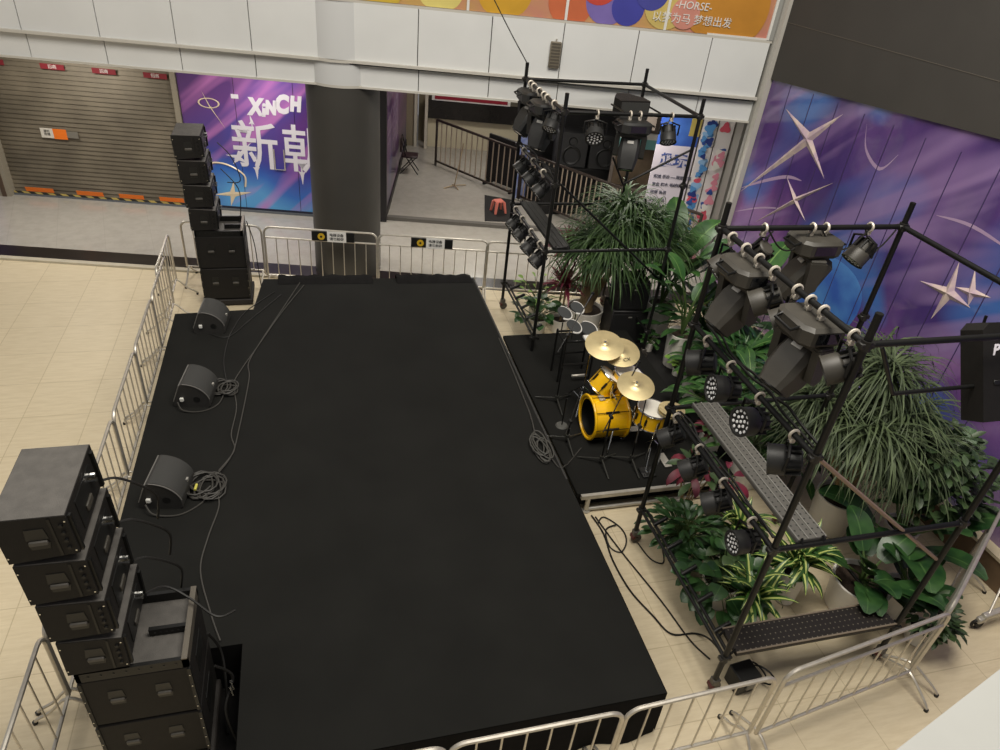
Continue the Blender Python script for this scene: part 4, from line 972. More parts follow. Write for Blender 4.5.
# ------------------------------------------------------------------ stage lights
def clamp(b, bw, axis):
    # ring round the rail at the origin and the bolt below
    ax = (0, 1, 0) if axis == 'y' else (1, 0, 0)
    b.torus((0, 0, 0), ax, .037, .012, 14, 6)
    b.bev(-.02, .02, -.02, .02, -.075, -.03, .004)
    bw.cyl((-.03, 0, -.06), (.03, 0, -.06), .011, n=8)
def par(loc, axis, d, label, group, body=PLAST, face=LENS, R=.105, L=.23):
    t = thing('par_light', label, 'stage light', loc, 0, group)
    b = B(); bw = B(); clamp(b, bw, axis); c = b.obj('clamp', CLAMP, t); bw.obj('bolt', CHROME, c)
    d = V(d).normalized(); ctr = V((0, 0, -.25)); m = aim(ctr, d)
    X = m.to_3x3() @ V((1, 0, 0))
    b = B(); 
    pts = [V((0, 0, -.075)), V((0, 0, -.09))]
    b.tube([X*-.02+V((0, 0, -.085)), X*-(R+.025)+V((0, 0, -.12)), X*-(R+.025)+ctr], .012, 6); b.tube([X*.02+V((0, 0, -.085)), X*(R+.025)+V((0, 0, -.12)), X*(R+.025)+ctr], .012, 6)
    b.obj('yoke', BLK, t)
    b = B(m @ Matrix.Rotation(-PI/2, 4, 'X'))     # lathe z -> local +y
    b.lathe([(.001, -L*.55), (R*.62, -L*.55), (R*.72, -L*.5), (R*.78, -L*.1), (R*.94, -L*.05), (R, 0), (R, L*.42), (R*1.06, L*.42), (R*1.06, L*.47), (R*.9, L*.47), (R*.88, L*.4), (.001, L*.4)], 22); bd = b.obj('body', body, t, 30)
    b = B(m)
    for k in range(10):
        a = 2*PI*k/10; ca, sa = math.cos(a), math.sin(a)
        b.hexa([(ca*R*.74-sa*.006, -L*.5, sa*R*.74+ca*.006), (ca*R*.74+sa*.006, -L*.5, sa*R*.74-ca*.006), (ca*R*.98+sa*.006, -L*.5, sa*R*.98-ca*.006), (ca*R*.98-sa*.006, -L*.5, sa*R*.98+ca*.006),
                (ca*R*.74-sa*.006, -L*.04, sa*R*.74+ca*.006), (ca*R*.74+sa*.006, -L*.04, sa*R*.74-ca*.006), (ca*R*.98+sa*.006, -L*.04, sa*R*.98-ca*.006), (ca*R*.98-sa*.006, -L*.04, sa*R*.98+ca*.006)])
    b.obj('cooling_fin', BLK, bd, 0)
    b = B(m)
    for q, n_, off in ((.0, 1, 0), (.3, 6, .4), (.6, 12, 0)):
        for k in range(n_):
            a = 2*PI*k/n_+off; x, z = R*q*math.cos(a)*1.25, R*q*math.sin(a)*1.25; rr = R*.125
            b.cyl((x, L*.4, z), (x, L*.425, z), rr, rr*.8, 10)
    b.obj('led_lens', face, t)
    b = B(m); b.cyl((0, L*.395, 0), (0, L*.405, 0), R*.9, n=22); b.obj('face_plate', PLASTD, t)
    return t
def moving_head(loc, axis, d, label, group, spread=.1, base_rz=0., s=1.06, body=PLAST):
    t = thing('moving_head_light', label, 'stage light', loc, base_rz, group)
    for k in (-1, 1):
        off = Matrix.Translation((0, k*spread, 0)) if axis == 'y' else Matrix.Translation((k*spread, 0, 0))
        b = B(off); bw = B(off); clamp(b, bw, axis); c = b.obj('clamp', CLAMP, t); bw.obj('bolt', CHROME, c)
    b = B(); hx, hy = (.17*s, .2*s) if axis == 'y' else (.2*s, .17*s)
    b.loft([[V((sx*hx*q, sy*hy*q, z)) for sx, sy in ((-1, -.7), (-.7, -1), (.7, -1), (1, -.7), (1, .7), (.7, 1), (-.7, 1), (-1, .7))] for z, q in ((-.075, .86), (-.1, 1.), (-.19*s, 1.), (-.22*s, .85))]); bs = b.obj('base', body, t, 30)
    b = B(); 
    for k in (-1, 1): b.tube([(k*hx*.9, -hy*.5, -.1), (k*(hx+.05), -hy*.45, -.13), (k*(hx+.05), hy*.45, -.13), (k*hx*.9, hy*.5, -.1)], .012)
    b.obj('handle', BLK, bs)
    b = B(); b.box(-hx*.5, hx*.5, -hy-.004, -hy, -.18*s, -.11); b.obj('display', GLASSD, bs, 0)
    # yoke, then the head pivoting between its arms
    d = V(d).normalized(); ctr = V((0, 0, -.44*s)); side = d.cross(V((0, 0, 1))).normalized(); fwd = V((0, 0, 1)).cross(side)
    ym = Matrix((side, -fwd, V((0, 0, 1)))).transposed().to_4x4()
    b = B(ym)
    b.bev(-.19*s, .19*s, -.07*s, .07*s, -.275*s, -.222*s, .012)
    for k in (-1, 1):
        x0, x1 = sorted((k*.135*s, k*.195*s))
        b.prism([(-.075*s, -.25*s), (-.05*s, -.5*s), (0, -.53*s), (.05*s, -.5*s), (.075*s, -.25*s)][::-1], x0, x1, 'x')
    b.obj('yoke', body, t, 30)
    hm = aim(ctr, d)
    b = B(hm); prof = [(-.24, .07, .07), (-.2, .11, .11), (-.02, .13, .135), (.12, .125, .125), (.2, .105, .105), (.235, .1, .1)]
    rings = []
    for y, rx, rz_ in prof:
        rings.append([V((rx*s*max(-1, min(1, 1.25*math.cos(a))), y*s, rz_*s*max(-1, min(1, 1.25*math.sin(a))))) for a in [2*PI*k/16+PI/16 for k in range(16)]])
    b.loft(rings); hd = b.obj('head', body, t, 32)
    b = B(hm); b.cyl((0, .232*s, 0), (0, .245*s, 0), .085*s, n=24); b.obj('lens', GLASSD, hd)
    b = B(hm); b.torus((0, .24*s, 0), (0, 1, 0), .09*s, .01*s, 24, 6); b.obj('lens_ring', BLK, hd)
    b = B(hm); b.box(-.04*s, .04*s, -.1*s, -.065*s, .128*s, .136*s); b.obj('logo_plate', mat('white logo print', (214, 212, 206), .5), hd, 0)
    b = B(hm); 
    for k in range(4): b.box(-.06*s, .06*s, (-.19+.02*k)*s, (-.18+.02*k)*s, .1*s+.008*k, .125*s)
    b.obj('vent', PLASTD, hd, 0)
    return t
NG = 'lights on the near tower'; FG = 'lights on the far tower'
XN = 3.4
moving_head((XN, 4.48, 3.87), 'y', (-.62, -.1, -.78), 'moving head light at the back end of the near tower top rail', NG)
par((XN, 4.16, 3.87), 'y', (-.78, .34, -.5), 'par light beside the back moving head on the near tower top rail', NG)
par((XN, 3.86, 3.87), 'y', (-.78, .34, -.5), 'par light beside the front moving head on the near tower top rail', NG)
moving_head((XN, 3.62, 3.87), 'y', (-.6, -.16, -.78), 'moving head light with white badge near the front of the near tower top rail', NG, .075)
par((XN, 3.22, 3.87), 'y', (-.78, .34, -.48), 'par light next to the front pole on the near tower top rail', NG)
par((XN, 4.8, 3.87), 'y', (-.8, .1, -.6), 'par light next to the back pole on the near tower top rail', NG)
moving_head((4.38, 4.98, 3.87), 'x', (-.55, .1, -.82), 'moving head light in the middle of the near tower back rail', NG, .07)
par((4.92, 4.98, 3.87), 'x', (-.6, -.1, -.79), 'par light at the right end of the near tower back rail', NG)
par((3.82, 4.98, 3.87), 'x', (-.3, .5, -.8), 'par light at the left end of the near tower back rail', NG)
for k, (y, lab, dd) in enumerate(((4.72, 'furthest back', (-.7, .5, -.3)), (4.3, 'second from back, round led face showing', (-.92, .12, .05)), (3.84, 'third from back, round led face showing', (-.93, -.06, .1)), (3.36, 'nearest the front pole', (-.72, .5, -.25)))):
    par((XN, y, 2.92), 'y', dd, 'par light on the near tower middle rail, '+lab, NG, FARL, R=.12, L=.25)
for k, (y, lab, dd) in enumerate(((4.84, 'furthest back, above the floor tom', (-.75, .3, -.6)), (4.36, 'second from the back', (-.75, .3, -.6)), (3.9, 'third from the back', (-.75, .35, -.55)), (3.42, 'nearest the front pole, led face showing', (-.95, .0, .0)))):
    par((XN, y, 1.95), 'y', dd, 'par light on the near tower lower rail, '+lab, NG, FARL, R=.105, L=.24)
XF = 3.22
moving_head((XF, 10.2, 3.87), 'y', (-.55, -.2, -.8), 'moving head light at the back of the far tower left rail', FG, .08, body=FARL)
moving_head((XF, 9.55, 3.87), 'y', (-.3, -.3, -.9), 'moving head light in the middle of the far tower left rail', FG, .08, body=FARL)
par((XF, 9.85, 3.87), 'y', (-.6, -.3, -.7), 'par light between the two moving heads of the far tower left rail', FG, FARL)
par((XF, 9.15, 3.87), 'y', (-.4, -.5, -.75), 'par light near the front pole on the far tower left rail', FG, FARL)
par((3.67, 8.72, 3.87), 'x', (-.2, -.8, -.5), 'par light with round led face at the left of the far tower front rail', FG, FARL, LENS, .12)
moving_head((4.2, 8.72, 3.87), 'x', (-.15, -.35, -.92), 'moving head light on the far tower front rail', FG, .07, body=FARL)
par((4.73, 8.72, 3.87), 'x', (-.1, -.6, -.75), 'par light at the right of the far tower front rail, before the shop poster', FG, FARL)
for k, (y, lab) in enumerate(((10.25, 'furthest back'), (9.75, 'in the middle'), (9.25, 'nearest the front'))):
    par((XF, y, 2.92), 'y', (-.75, -.1, -.6), 'par light on the far tower middle rail, '+lab, FG, FARL)
for k, (y, lab) in enumerate(((10.35, 'furthest back'), (9.95, 'second from the back'), (9.45, 'third from the back'), (9.0, 'nearest the front'))):
    par((XF, y, 1.95), 'y', (-.72, -.25, -.6), 'par light on the far tower lower rail, '+lab, FG, FARL)
# power cables tied along the rails
rr = random.Random(4)
for nm_, x, ya, yb, z, lab in (('rail_cable', XN+.06, 3.2, 4.9, 2.95, 'black cable bundle tied along the near tower middle rail'), ('rail_cable', XN+.04, 3.2, 4.9, 1.97, 'black cable tied along the near tower lower rail'), ('rail_cable', XF+.05, 8.8, 10.5, 2.95, 'black cable tied along the far tower middle rail')):
    b = B()
    for j in range(2): b.tube(smooth_path([(x+j*.03+rr.uniform(-.015, .02), ya+(yb-ya)*k/8, z+rr.uniform(-.03, .03)) for k in range(9)], 4), .012, 5)
    tag(b.obj(nm_, RUB), lab, 'cable')
b = B()
for a, c in ((3.5, 3.9), (3.86, 4.3), (4.4, 4.9), (4.86, 5.2)): b.tube(smooth_path([(a, 4.96, 3.85), ((a*2+c)/3, 4.95, 3.7), ((a+2*c)/3, 4.95, 3.68), (c, 4.96, 3.85)], 5), .008, 5)
tag(b.obj('rail_cable', RUB), 'thin cables looping below the near tower back rail', 'cable')
# small speakers hung on the towers
t = thing('hung_speaker', 'black loudspeaker hung at the front right of the near tower', 'speaker', mtx=Matrix.Translation((4.64, 3.24, 3.76)) @ Matrix.Rotation(-.55, 4, 'X') @ Matrix.Scale(.82, 4))
b = B(); b.prism([(-.13, -.72), (.13, -.72), (.13, .08), (.06, .14), (-.06, .14), (-.13, .08)], -.02, .2); b.obj('cabinet', CASE, t, 30)
b = B(); b.bev(-.02, .1, -.03, -.018, -.4, -.36, .004); b.obj('handle', PLASTD, t)
text('lettering', 'P', .13, LETW, t, upright(.0, -.023, -.1, 0), .002, shear=.3, bold=.004)
b = B(); b.box(-.11, .11, .2, .215, -.68, .06); b.obj('grille', GRILLE, t, 0)
b = B(); b.tube([(0, .1, .1), (0, .06, .2)], .014); b.obj('bracket', BLK, t)
t = thing('hung_speaker', 'black wedge-shaped loudspeaker on the far tower front rail', 'speaker', (4.28, 9.15, 3.74), .05)
b = B(); b.prism([(-.22, -.18), (.22, -.18), (.22, .02), (.08, .26), (-.08, .26), (-.22, .02)], 0, .24, 'z'); b.obj('cabinet', CASE, t, 30)
b = B(); b.box(-.2, .2, -.192, -.18, .02, .22); b.obj('grille', GRILLE, t, 0)
b = B(); b.tube([(-.26, 0, .15), (-.26, -.2, .15), (-.26, -.42, .15)], .012); b.tube([(.26, 0, .15), (.26, -.2, .15), (.26, -.42, .15)], .012); b.obj('bracket', BLK, t)
#PART3
# ------------------------------------------------------------------ drum kit (z from the riser)
ZR = HR
def lugs(b, R, L, n, off=0, r=.012):
    for k in range(n):
        a = 2*PI*k/n+off
        b.bev(R*math.cos(a)-r, R*math.cos(a)+r, R*math.sin(a)-r, R*math.sin(a)+r, L*.3, L*.7, .004)
def drum(name, label, mtx, R, L, legs=None, front_open=False, n_l=8, group='yellow drum kit'):
    t = thing(name, label, 'drum', group=group, mtx=mtx)
    b = B(); b.lathe([(R, 0), (R, L)], 40)
    b.obj('shell', YEL, t, 30)
    if front_open:
        b = B(); b.lathe([(R*.93, L), (R*.93, .02)], 40); b.obj('shell_inside', PLASTD, t, 30)
    b = B()
    for z in (0, L): b.torus((0, 0, z), (0, 0, 1), R*1.03, .012 if not front_open else .02, 40, 6)
    b.obj('hoop', YEL if front_open else CHROME, t)
    b = B()
    if front_open: b.lathe([(R*.99, .006), (.001, .006)], 40); 
    else: b.lathe([(R*1.0, L+.006), (.001, L+.008)], 40); b.lathe([(R, -.004), (.001, -.004)], 40)
    b.obj('head', HEAD if not front_open else CLOTH, t, 30)
    if front_open:
        b = B(); b.lathe([(R*1.0, L-.005), (R*.86, L-.004)], 40); b.obj('front_rim', YEL, t, 30)
    b = B(); lugs(b, R+.01, L, n_l); b.obj('lug', BLK if not front_open else PLASTD, t, 0)
    b = B()
    for k in range(n_l):
        a = 2*PI*k/n_l; x, y = (R+.022)*math.cos(a), (R+.022)*math.sin(a)
        b.cyl((x, y, 0), (x, y, L), .005, n=6)
    b.obj('tension_rod', BLK, t)
    return t
# bass drum: axis along -x, open front facing the audience side
bd = drum('bass_drum', 'yellow bass drum lying on its side with an open black front', Matrix.Translation((3.80, 6.62, ZR+.3)) @ Matrix.Rotation(-PI/2, 4, 'Y') @ Matrix.Rotation(.0, 4, 'Z'), .28, .46, front_open=True)
b = B(); b.tube([(-.0, -.26, .2), (-.12, -.36, .26), (-.28, -.42, .3)], .01); b.tube([(-.0, .26, .2), (-.12, .36, .26), (-.28, .42, .3)], .01); b.obj('spur', CHROME, bd)
b = B(); b.cyl((.27, 0, .2), (.5, 0, .2), .016); b.cyl((.38, -.16, .2), (.38, .16, .2), .012); b.obj('tom_mount', CHROME, bd)
b = B(); b.bev(.285, .3, -.05, .05, .28, .36, .004); b.obj('badge', mat('silver badge', (0, 0, 0)), bd)
def tom(loc, n, R, L, label):
    z = V(n).normalized(); x = V((0, 1, 0)).cross(z).normalized(); y = z.cross(x)
    return drum('tom_drum', label, Matrix.Translation(loc) @ Matrix((x, y, z)).transposed().to_4x4(), R, L, n_l=6)
tom((3.52, 6.84, ZR+.58), (.55, -.02, .83), .165, .25, 'small yellow rack tom with white head above the bass drum, left one')
tom((3.86, 6.86, ZR+.55), (.2, -.12, .95), .2, .26, 'yellow rack tom with white head above the bass drum, right one')
ft = drum('floor_tom', 'yellow floor tom with white head right of the bass drum', Matrix.Translation((4.02, 6.26, ZR+.42)) @ Matrix.Rotation(.08, 4, 'Y'), .2, .22, n_l=8)
for k in range(3):
    a = 2*PI*k/3+.4; b = B(); x, y = .225*math.cos(a), .225*math.sin(a); b.tube([(x, y, .16), (x, y, -.34), (x*1.12, y*1.12, -.41)], .009); b.obj('leg', CHROME, ft)
def tripod(b, x, y, z0, r, h=.3, a0=0., rr=.009):
    for k in range(3):
        a = a0+2*PI*k/3; b.tube([(x, y, z0+h), (x+r*math.cos(a), y+r*math.sin(a), z0+.012)], rr); b.tube([(x, y, z0+h*.35), (x+r*.5*math.cos(a), y+r*.5*math.sin(a), z0+h*.5)], rr*.8)
def cymbal(loc, n, R, base, label, mark=False):
    # stand at base, cymbal at loc with normal n
    t = thing('cymbal', label, 'cymbal', base, 0, 'bronze cymbals of the drum kit')
    o = V(loc)-V(base); z = V(n).normalized(); x = V((0, 1, 0)).cross(z).normalized(); y = z.cross(x)
    m = Matrix.Translation(o) @ Matrix((x, y, z)).transposed().to_4x4()
    b = B(m); b.lathe([(.001, .035), (.03, .032), (.045, .02), (.055, .012), (R*.5, .008), (R, -.012), (R, -.016), (R*.5, .003), (.05, .006), (.001, .01)], 48); cy = b.obj('plate', BRASS, t, 40)
    b = B(m); b.cyl((0, 0, .03), (0, 0, .06), .014, n=10); b.obj('wing_nut', CHROME, t)
    b = B(); b.cyl((0, 0, .3), (0, 0, o.z*.72), .013); b.tube([(0, 0, o.z*.72), tuple(o)], .009); b.cyl((0, 0, o.z*.7), (0, 0, o.z*.75), .022); b.obj('pole', CHROME, t)
    b = B(); tripod(b, 0, 0, 0, .3, .34); b.obj('leg', CHROME, t)
    if mark: text('lettering', 'CX', .07, PLASTD, t, m @ Matrix.Translation((.02, -R*.62, .014)), .0005, shear=.2)
    return t
cymbal((3.56, 7.0, 1.44), (-.12, -.3, .95), .25, (3.5, 7.25, ZR), 'left bronze cymbal highest over the drum kit')
cymbal((3.80, 6.98, 1.33), (-.1, -.28, .95), .25, (3.98, 7.3, ZR), 'bronze cymbal with a dark mark, tucked under the highest one', True)
cymbal((3.78, 6.38, 1.22), (-.08, -.26, .96), .235, (3.95, 6.72, ZR), 'bronze cymbal low over the right rack tom')
t = thing('hi_hat', 'pair of small bronze hi-hat cymbals on a stand behind the truss pole', 'hi-hat', (4.2, 6.12, ZR))
for z in (.70, .735):
    b = B(Matrix.Translation((0, 0, z))); s_ = 1 if z > .62 else -1; b.lathe([(.001, .025*s_), (.04, .018*s_), (.05, .004*s_), (.165, -.008*s_), (.165, -.012*s_)], 36); b.obj('plate', BRASS, t, 40)
b = B(); b.cyl((0, 0, .1), (0, 0, .85), .01); b.obj('pole', CHROME, t)
b = B(); tripod(b, 0, 0, 0, .24, .3); b.obj('leg', CHROME, t)
b = B(); b.bev(-.05, .05, -.28, -.02, .01, .03, .004); b.obj('pedal', ALU, t)
t = thing('kick_pedal', 'black and chrome bass drum pedal behind the bass drum', 'pedal', (3.92, 6.62, ZR))
b = B(); b.bev(.02, .3, -.05, .05, .02, .035, .004); b.obj('footboard', ALU, t)
b = B(); b.tube([(0, -.09, 0), (0, -.09, .2), (0, .09, .2), (0, .09, 0)], .009); b.cyl((0, 0, .2), (-.04, 0, .32), .007); b.cyl((-.07, 0, .33), (-.02, 0, .33), .025); b.obj('frame', CHROME, t)
# microphone stands
def mic_stand(x, y, h, tip, label, boom_tail=.25, z0=None):
    z0 = ZR if z0 is None else z0
    t = thing('microphone_stand', label, 'microphone stand', (x, y, z0), 0, 'microphone stands around the drum kit')
    b = B(); b.cyl((0, 0, .02), (0, 0, h), .011, n=8); b.cyl((0, 0, h*.5), (0, 0, h*.5+.06), .017, n=8); b.obj('pole', BLK, t)
    b = B()
    for k in range(3):
        a = .5+2*PI*k/3; b.tube([(0, 0, .09), (.3*math.cos(a), .3*math.sin(a), .012)], .01)
    b.cyl((0, 0, .05), (0, 0, .13), .025, n=10); b.obj('leg', mat('grey black stand', (62, 62, 58), .4, .4), t)
    tp = V(tip)-V((x, y, z0)); el = V((0, 0, h)); dd = (tp-el).normalized()
    b = B(); b.cyl(el-dd*boom_tail, tp, .008, n=8); b.obj('boom', BLK, t)
    b = B(); b.cyl(el-V((0, .03, 0)), el+V((0, .03, 0)), .022, n=10); b.obj('clutch', PLASTD, t)
    b = B(); b.cyl(tp, tp+dd*.1, .016, .014, 10); b.lathe([(.001, -.022), (.02, -.014), (.024, 0), (.02, .014), (.001, .022)], 12, tp+dd*.12); b.obj('microphone', mat('dark microphone', (30, 30, 32), .4, .4), t)
mic_stand(3.35, 6.04, .75, (3.86, 6.62, 1.3), 'boom microphone stand in front of the bass drum, reaching over the toms')
mic_stand(3.74, 6.0, .6, (3.95, 6.35, 1.05), 'boom microphone stand in front of the floor tom')
mic_stand(3.18, 7.35, 1.1, (3.5, 7.6, 1.75), 'tall microphone stand left of the electronic pads')
mic_stand(3.05, 6.5, .35, (3.3, 6.9, .72), 'short microphone stand beside the open bass drum front')
t = thing('cymbal_stand', 'grey round weighted stand foot left of the bass drum', 'stand', (3.1, 6.85, ZR))
b = B(); b.lathe([(.001, .02), (.07, .018), (.085, .0)], 24); b.obj('base', mat('grey weight', (92, 92, 88), .5, .3), t)
b = B(); b.cyl((0, 0, .02), (0, 0, .45), .009); b.obj('pole', BLK, t)
t = thing('stand_hook', 'loose chrome hook-shaped rod standing at the riser front', 'rod', (3.88, 5.82, ZR))
b = B(); b.tube(smooth_path([(.04, .1, .3), (0, .02, .1), (-.02, -.02, .04), (.02, -.05, .02), (.05, -.02, .06)], 5), .008); b.obj('rod', CHROME, t)
b = B(); b.bev(-.09, .09, -.12, .06, 0, .03, .008); b.obj('base', PLASTD, t)
# electronic pad rack
t = thing('electronic_drum_rack', 'black frame of electronic drum pads with white rims', 'electronic drum', (3.36, 7.85, ZR))
b = B()
for x in (0, .48):
    for y in (0, .3): b.cyl((x, y, 0), (x, y, .72), .016)
b.tube([(0, 0, .68), (.48, 0, .68), (.48, .3, .68), (0, .3, .68)], .016, 6, True); b.tube([(0, 0, .3), (.48, 0, .3)], .014); b.tube([(0, .3, .3), (.48, .3, .3)], .014); b.obj('frame', BLK, t)
RIM = mat('white pad rim', (224, 222, 216), .4); PADM = mat('charcoal rubber pad', (56, 58, 58), .7)
for k, (x, y, z, R, tx, ty) in enumerate(((.06, .3, .98, .12, .3, -.35), (.16, .12, .86, .12, .25, -.35), (.42, .2, .76, .14, .1, -.3), (.28, .4, 1.0, .11, .2, -.4))):
    n = V((tx, ty, 1)).normalized(); xx = V((0, 1, 0)).cross(n).normalized(); m = Matrix.Translation((x, y, z)) @ Matrix((xx, n.cross(xx), n)).transposed().to_4x4()
    b = B(m); b.lathe([(.001, .014), (R*.93, .014), (R*.95, .005)], 28); pd_ = b.obj('pad', PADM, t)
    b = B(m); b.torus((0, 0, 0), (0, 0, 1), R, .013, 28, 6, PI*.9, PI*2.1); b.obj('rim', RIM, pd_)
    b = B(); b.tube([(x, y, z-.01), (x, y, .66)], .01); b.obj('pad_arm', CHROME, pd_)
b = B(); b.bev(.3, .46, -.05, .08, .7, .74, .01); b.obj('module', RIM, t)
b = B(); b.bev(.2, .44, -.03, .0, .08, .12, .008); b.obj('foot_bar', ALU, t)
# two black cabinets on the riser
for z, w, h, lab in ((0.016, .62, .62, 'lower black speaker cabinet stacked behind the drum kit'), (.64, .52, .5, 'upper black speaker cabinet stacked behind the drum kit')):
    t = thing('loudspeaker', lab, 'speaker', (4.72+(.62-w)/2, 9.22, z), -.1, 'black cabinets behind the drum kit')
    b = B(); b.bev(0, w, 0, .5, 0, h, .015); b.obj('cabinet', CLOTH if 0 else mat('matt black cabinet', (26, 25, 25), .55), t)
    b = B(); b.bev(.03, w-.03, -.012, 0, .04, h-.06, .004); b.obj('grille', mat('black grille', (20, 20, 20), .7, 0, 0, 8, .4, 240), t)
    b = B(); b.box(w*.45, w*.55, -.016, -.011, h-.12, h-.1); b.obj('badge', MATS['silver badge'], t, 0)
# ------------------------------------------------------------------ plants
def pot(t, R, H, R2=None, soil=True, m=WHITE, z0=0.):
    R2 = R2 or R*.85
    b = B(); b.lathe([(.001, 0), (R2, 0), (R2*1.02, .02), (R, H), (R*.92, H), (R*.88, H-.06), (.001, H-.06)], 32); b.obj('pot', m, t, 35)
    if soil:
        b = B(); b.lathe([(R*.88, H-.05), (.001, H-.035)], 24); b.obj('soil', SOIL, t)
def plant(name, label, x, y, group=None, z=0.012, cat='plant'):
    return thing(name, label, cat, (x, y, z), 0, group)
def straps(t, c, n, L, w, el, droop, m, seed, spread=.04, name='leaves', fold=.15, seg=7):
    rr = random.Random(seed); b = B()
    for k in range(n):
        az = 2*PI*k*.618+rr.uniform(-.25, .25); e = rr.uniform(*el); l = L*rr.uniform(.7, 1.1)
        b.blade((c[0]+rr.gauss(0, spread), c[1]+rr.gauss(0, spread), c[2]+rr.gauss(0, spread)), az, e, l, w*rr.uniform(.8, 1.2), rr.uniform(*droop), seg, fold)
    return b.obj(name, m, t, 60)
oval = lambda t: math.sin(PI*min(1, t*.98+.02))**.75
paddle = lambda t: (math.sin(PI*(t*.92+.06))**.6)
heart = lambda t: (math.sin(PI*(t**.7*.97+.03))**.7)
def leafy(t, c, n, petL, L, w, m, seed, el=(.2, 1.3), droop=(.4, 1.0), shape=oval, petm=STEMG, spread=.03, name='leaves', fold=.12):
    rr = random.Random(seed); b = B(); p = B()
    for k in range(n):
        az = 2*PI*k*.618+rr.uniform(-.3, .3); e = rr.uniform(*el); pl = petL*rr.uniform(.55, 1.1)
        s0 = V((c[0]+rr.gauss(0, spread), c[1]+rr.gauss(0, spread), c[2]+rr.gauss(0, spread*.5)))
        d = V((math.cos(az)*math.cos(e), math.sin(az)*math.cos(e), math.sin(e))); mid = s0+d*pl*.5; d2 = V((d.x*1.15, d.y*1.15, d.z*.8)); tip = mid+d2*pl*.5
        if pl > .02: p.tube([s0, mid, tip], .005, 4)
        b.blade(tip, az+rr.uniform(-.4, .4), e*.5-rr.uniform(0, .4), L*rr.uniform(.7, 1.15), w*rr.uniform(.8, 1.15), rr.uniform(*droop), 6, fold, shape, rr.uniform(-.3, .3))
    if p.v: p.obj('petioles', petm, t)
    return b.obj(name, m, t, 60)
def bush(t, c, R, n, L, w, m, seed, sq=1.):
    rr = random.Random(seed); b = B()
    for k in range(n):
        u = rr.uniform(-.4, 1); a = rr.uniform(0, 2*PI); q = math.sqrt(max(0, 1-u*u)); r = R*rr.uniform(.45, 1)
        p = V((c[0]+r*q*math.cos(a), c[1]+r*q*math.sin(a), c[2]+r*u*sq))
        b.blade(p, a+rr.uniform(-.8, .8), rr.uniform(-.3, .7), L*rr.uniform(.6, 1.2), w*rr.uniform(.7, 1.2), rr.uniform(.2, .9), 4, .12, oval, rr.uniform(-.4, .4))
    return b.obj('leaves', m, t, 60)
def trunk(t, pts, r0, r1, m=TRUNK, name='trunk'):
    pts = smooth_path(pts, 5); b = B(); n = len(pts); rings = []
    for i, p in enumerate(pts):
        d = pts[min(i+1, n-1)]-pts[max(0, i-1)]; rings.append(b.ring(p, d, r0+(r1-r0)*i/(n-1), 10))
    b.loft(rings); return b.obj(name, m, t)

# far ponytail palm
def mane(t, crowns, n, L, w, m, seed, stem=True):
    rr = random.Random(seed); b = B()
    for (cx, cy, cz) in crowns:
        for k in range(n):
            az = 2*PI*k*.618+rr.uniform(-.3, .3); e = math.asin(rr.uniform(-.3, .85)); l = L*rr.uniform(.65, 1.1)
            b.blade((cx+rr.gauss(0, .05), cy+rr.gauss(0, .05), cz+rr.gauss(0, .05)), az, e, l, w*rr.uniform(.75, 1.25), (e+1.4)*rr.uniform(.85, 1.08), 8, .12, pw=1.25)
    return b.obj('leaves', m, t, 60)
t = plant('ponytail_palm', 'big fountain-shaped ponytail palm in a white pot behind the drum kit', 4.5, 9.85)
pot(t, .32, .36, .28)
trunk(t, [(0, 0, .28), (.0, 0, .5), (.1, 0, .9), (.28, .02, 1.5)], .14, .06); trunk(t, [(.02, 0, .4), (-.05, .1, .9), (-.1, .1, 1.15)], .09, .045); trunk(t, [(.05, 0, .4), (.4, .1, 1.0), (.85, .2, 1.5)], .07, .04)
mane(t, [(.35, .1, 1.8), (-.05, .08, 1.5), (.95, .25, 1.8), (.6, .45, 2.0), (.2, -.2, 1.5), (.65, -.05, 1.75), (1.25, .35, 1.65), (1.05, -.2, 1.55)], 250, 1.02, .034, L_PONYD, 5)
# cordylines
for k, (x, y, h, lab, sd) in enumerate(((4.12, 10.12, 1.28, 'dark red cordyline left of the far palm, taller one', 1), (4.02, 9.72, .85, 'dark red cordyline left of the far palm, shorter one with a pink heart', 2))):
    t = plant('red_cordyline', lab, x, y); pot(t, .16, .24)
    trunk(t, [(0, 0, .2), (.02, 0, h*.6), (.0, 0, h)], .018, .014)
    straps(t, (0, 0, h), 60, .5, .055, (-.1, 1.4), (.5, 1.6), L_RED, sd, .03); 
    if k: straps(t, (0, 0, h+.02), 9, .26, .045, (1.0, 1.5), (.1, .5), L_PINKR, 9, .01, 'heart_leaves')
t = plant('shrub', 'leafy green shrub at the foot of the far tower front pole', 3.62, 9.75); pot(t, .17, .26)
leafy(t, (0, 0, .25), 34, .38, .2, .15, L_DARK, 3, shape=heart)
t = plant('shrub', 'pale yellow-green shrub behind the red cordylines', 3.75, 10.25); pot(t, .13, .2); leafy(t, (0, 0, .3), 30, .45, .14, .06, L_LIGHT, 4)
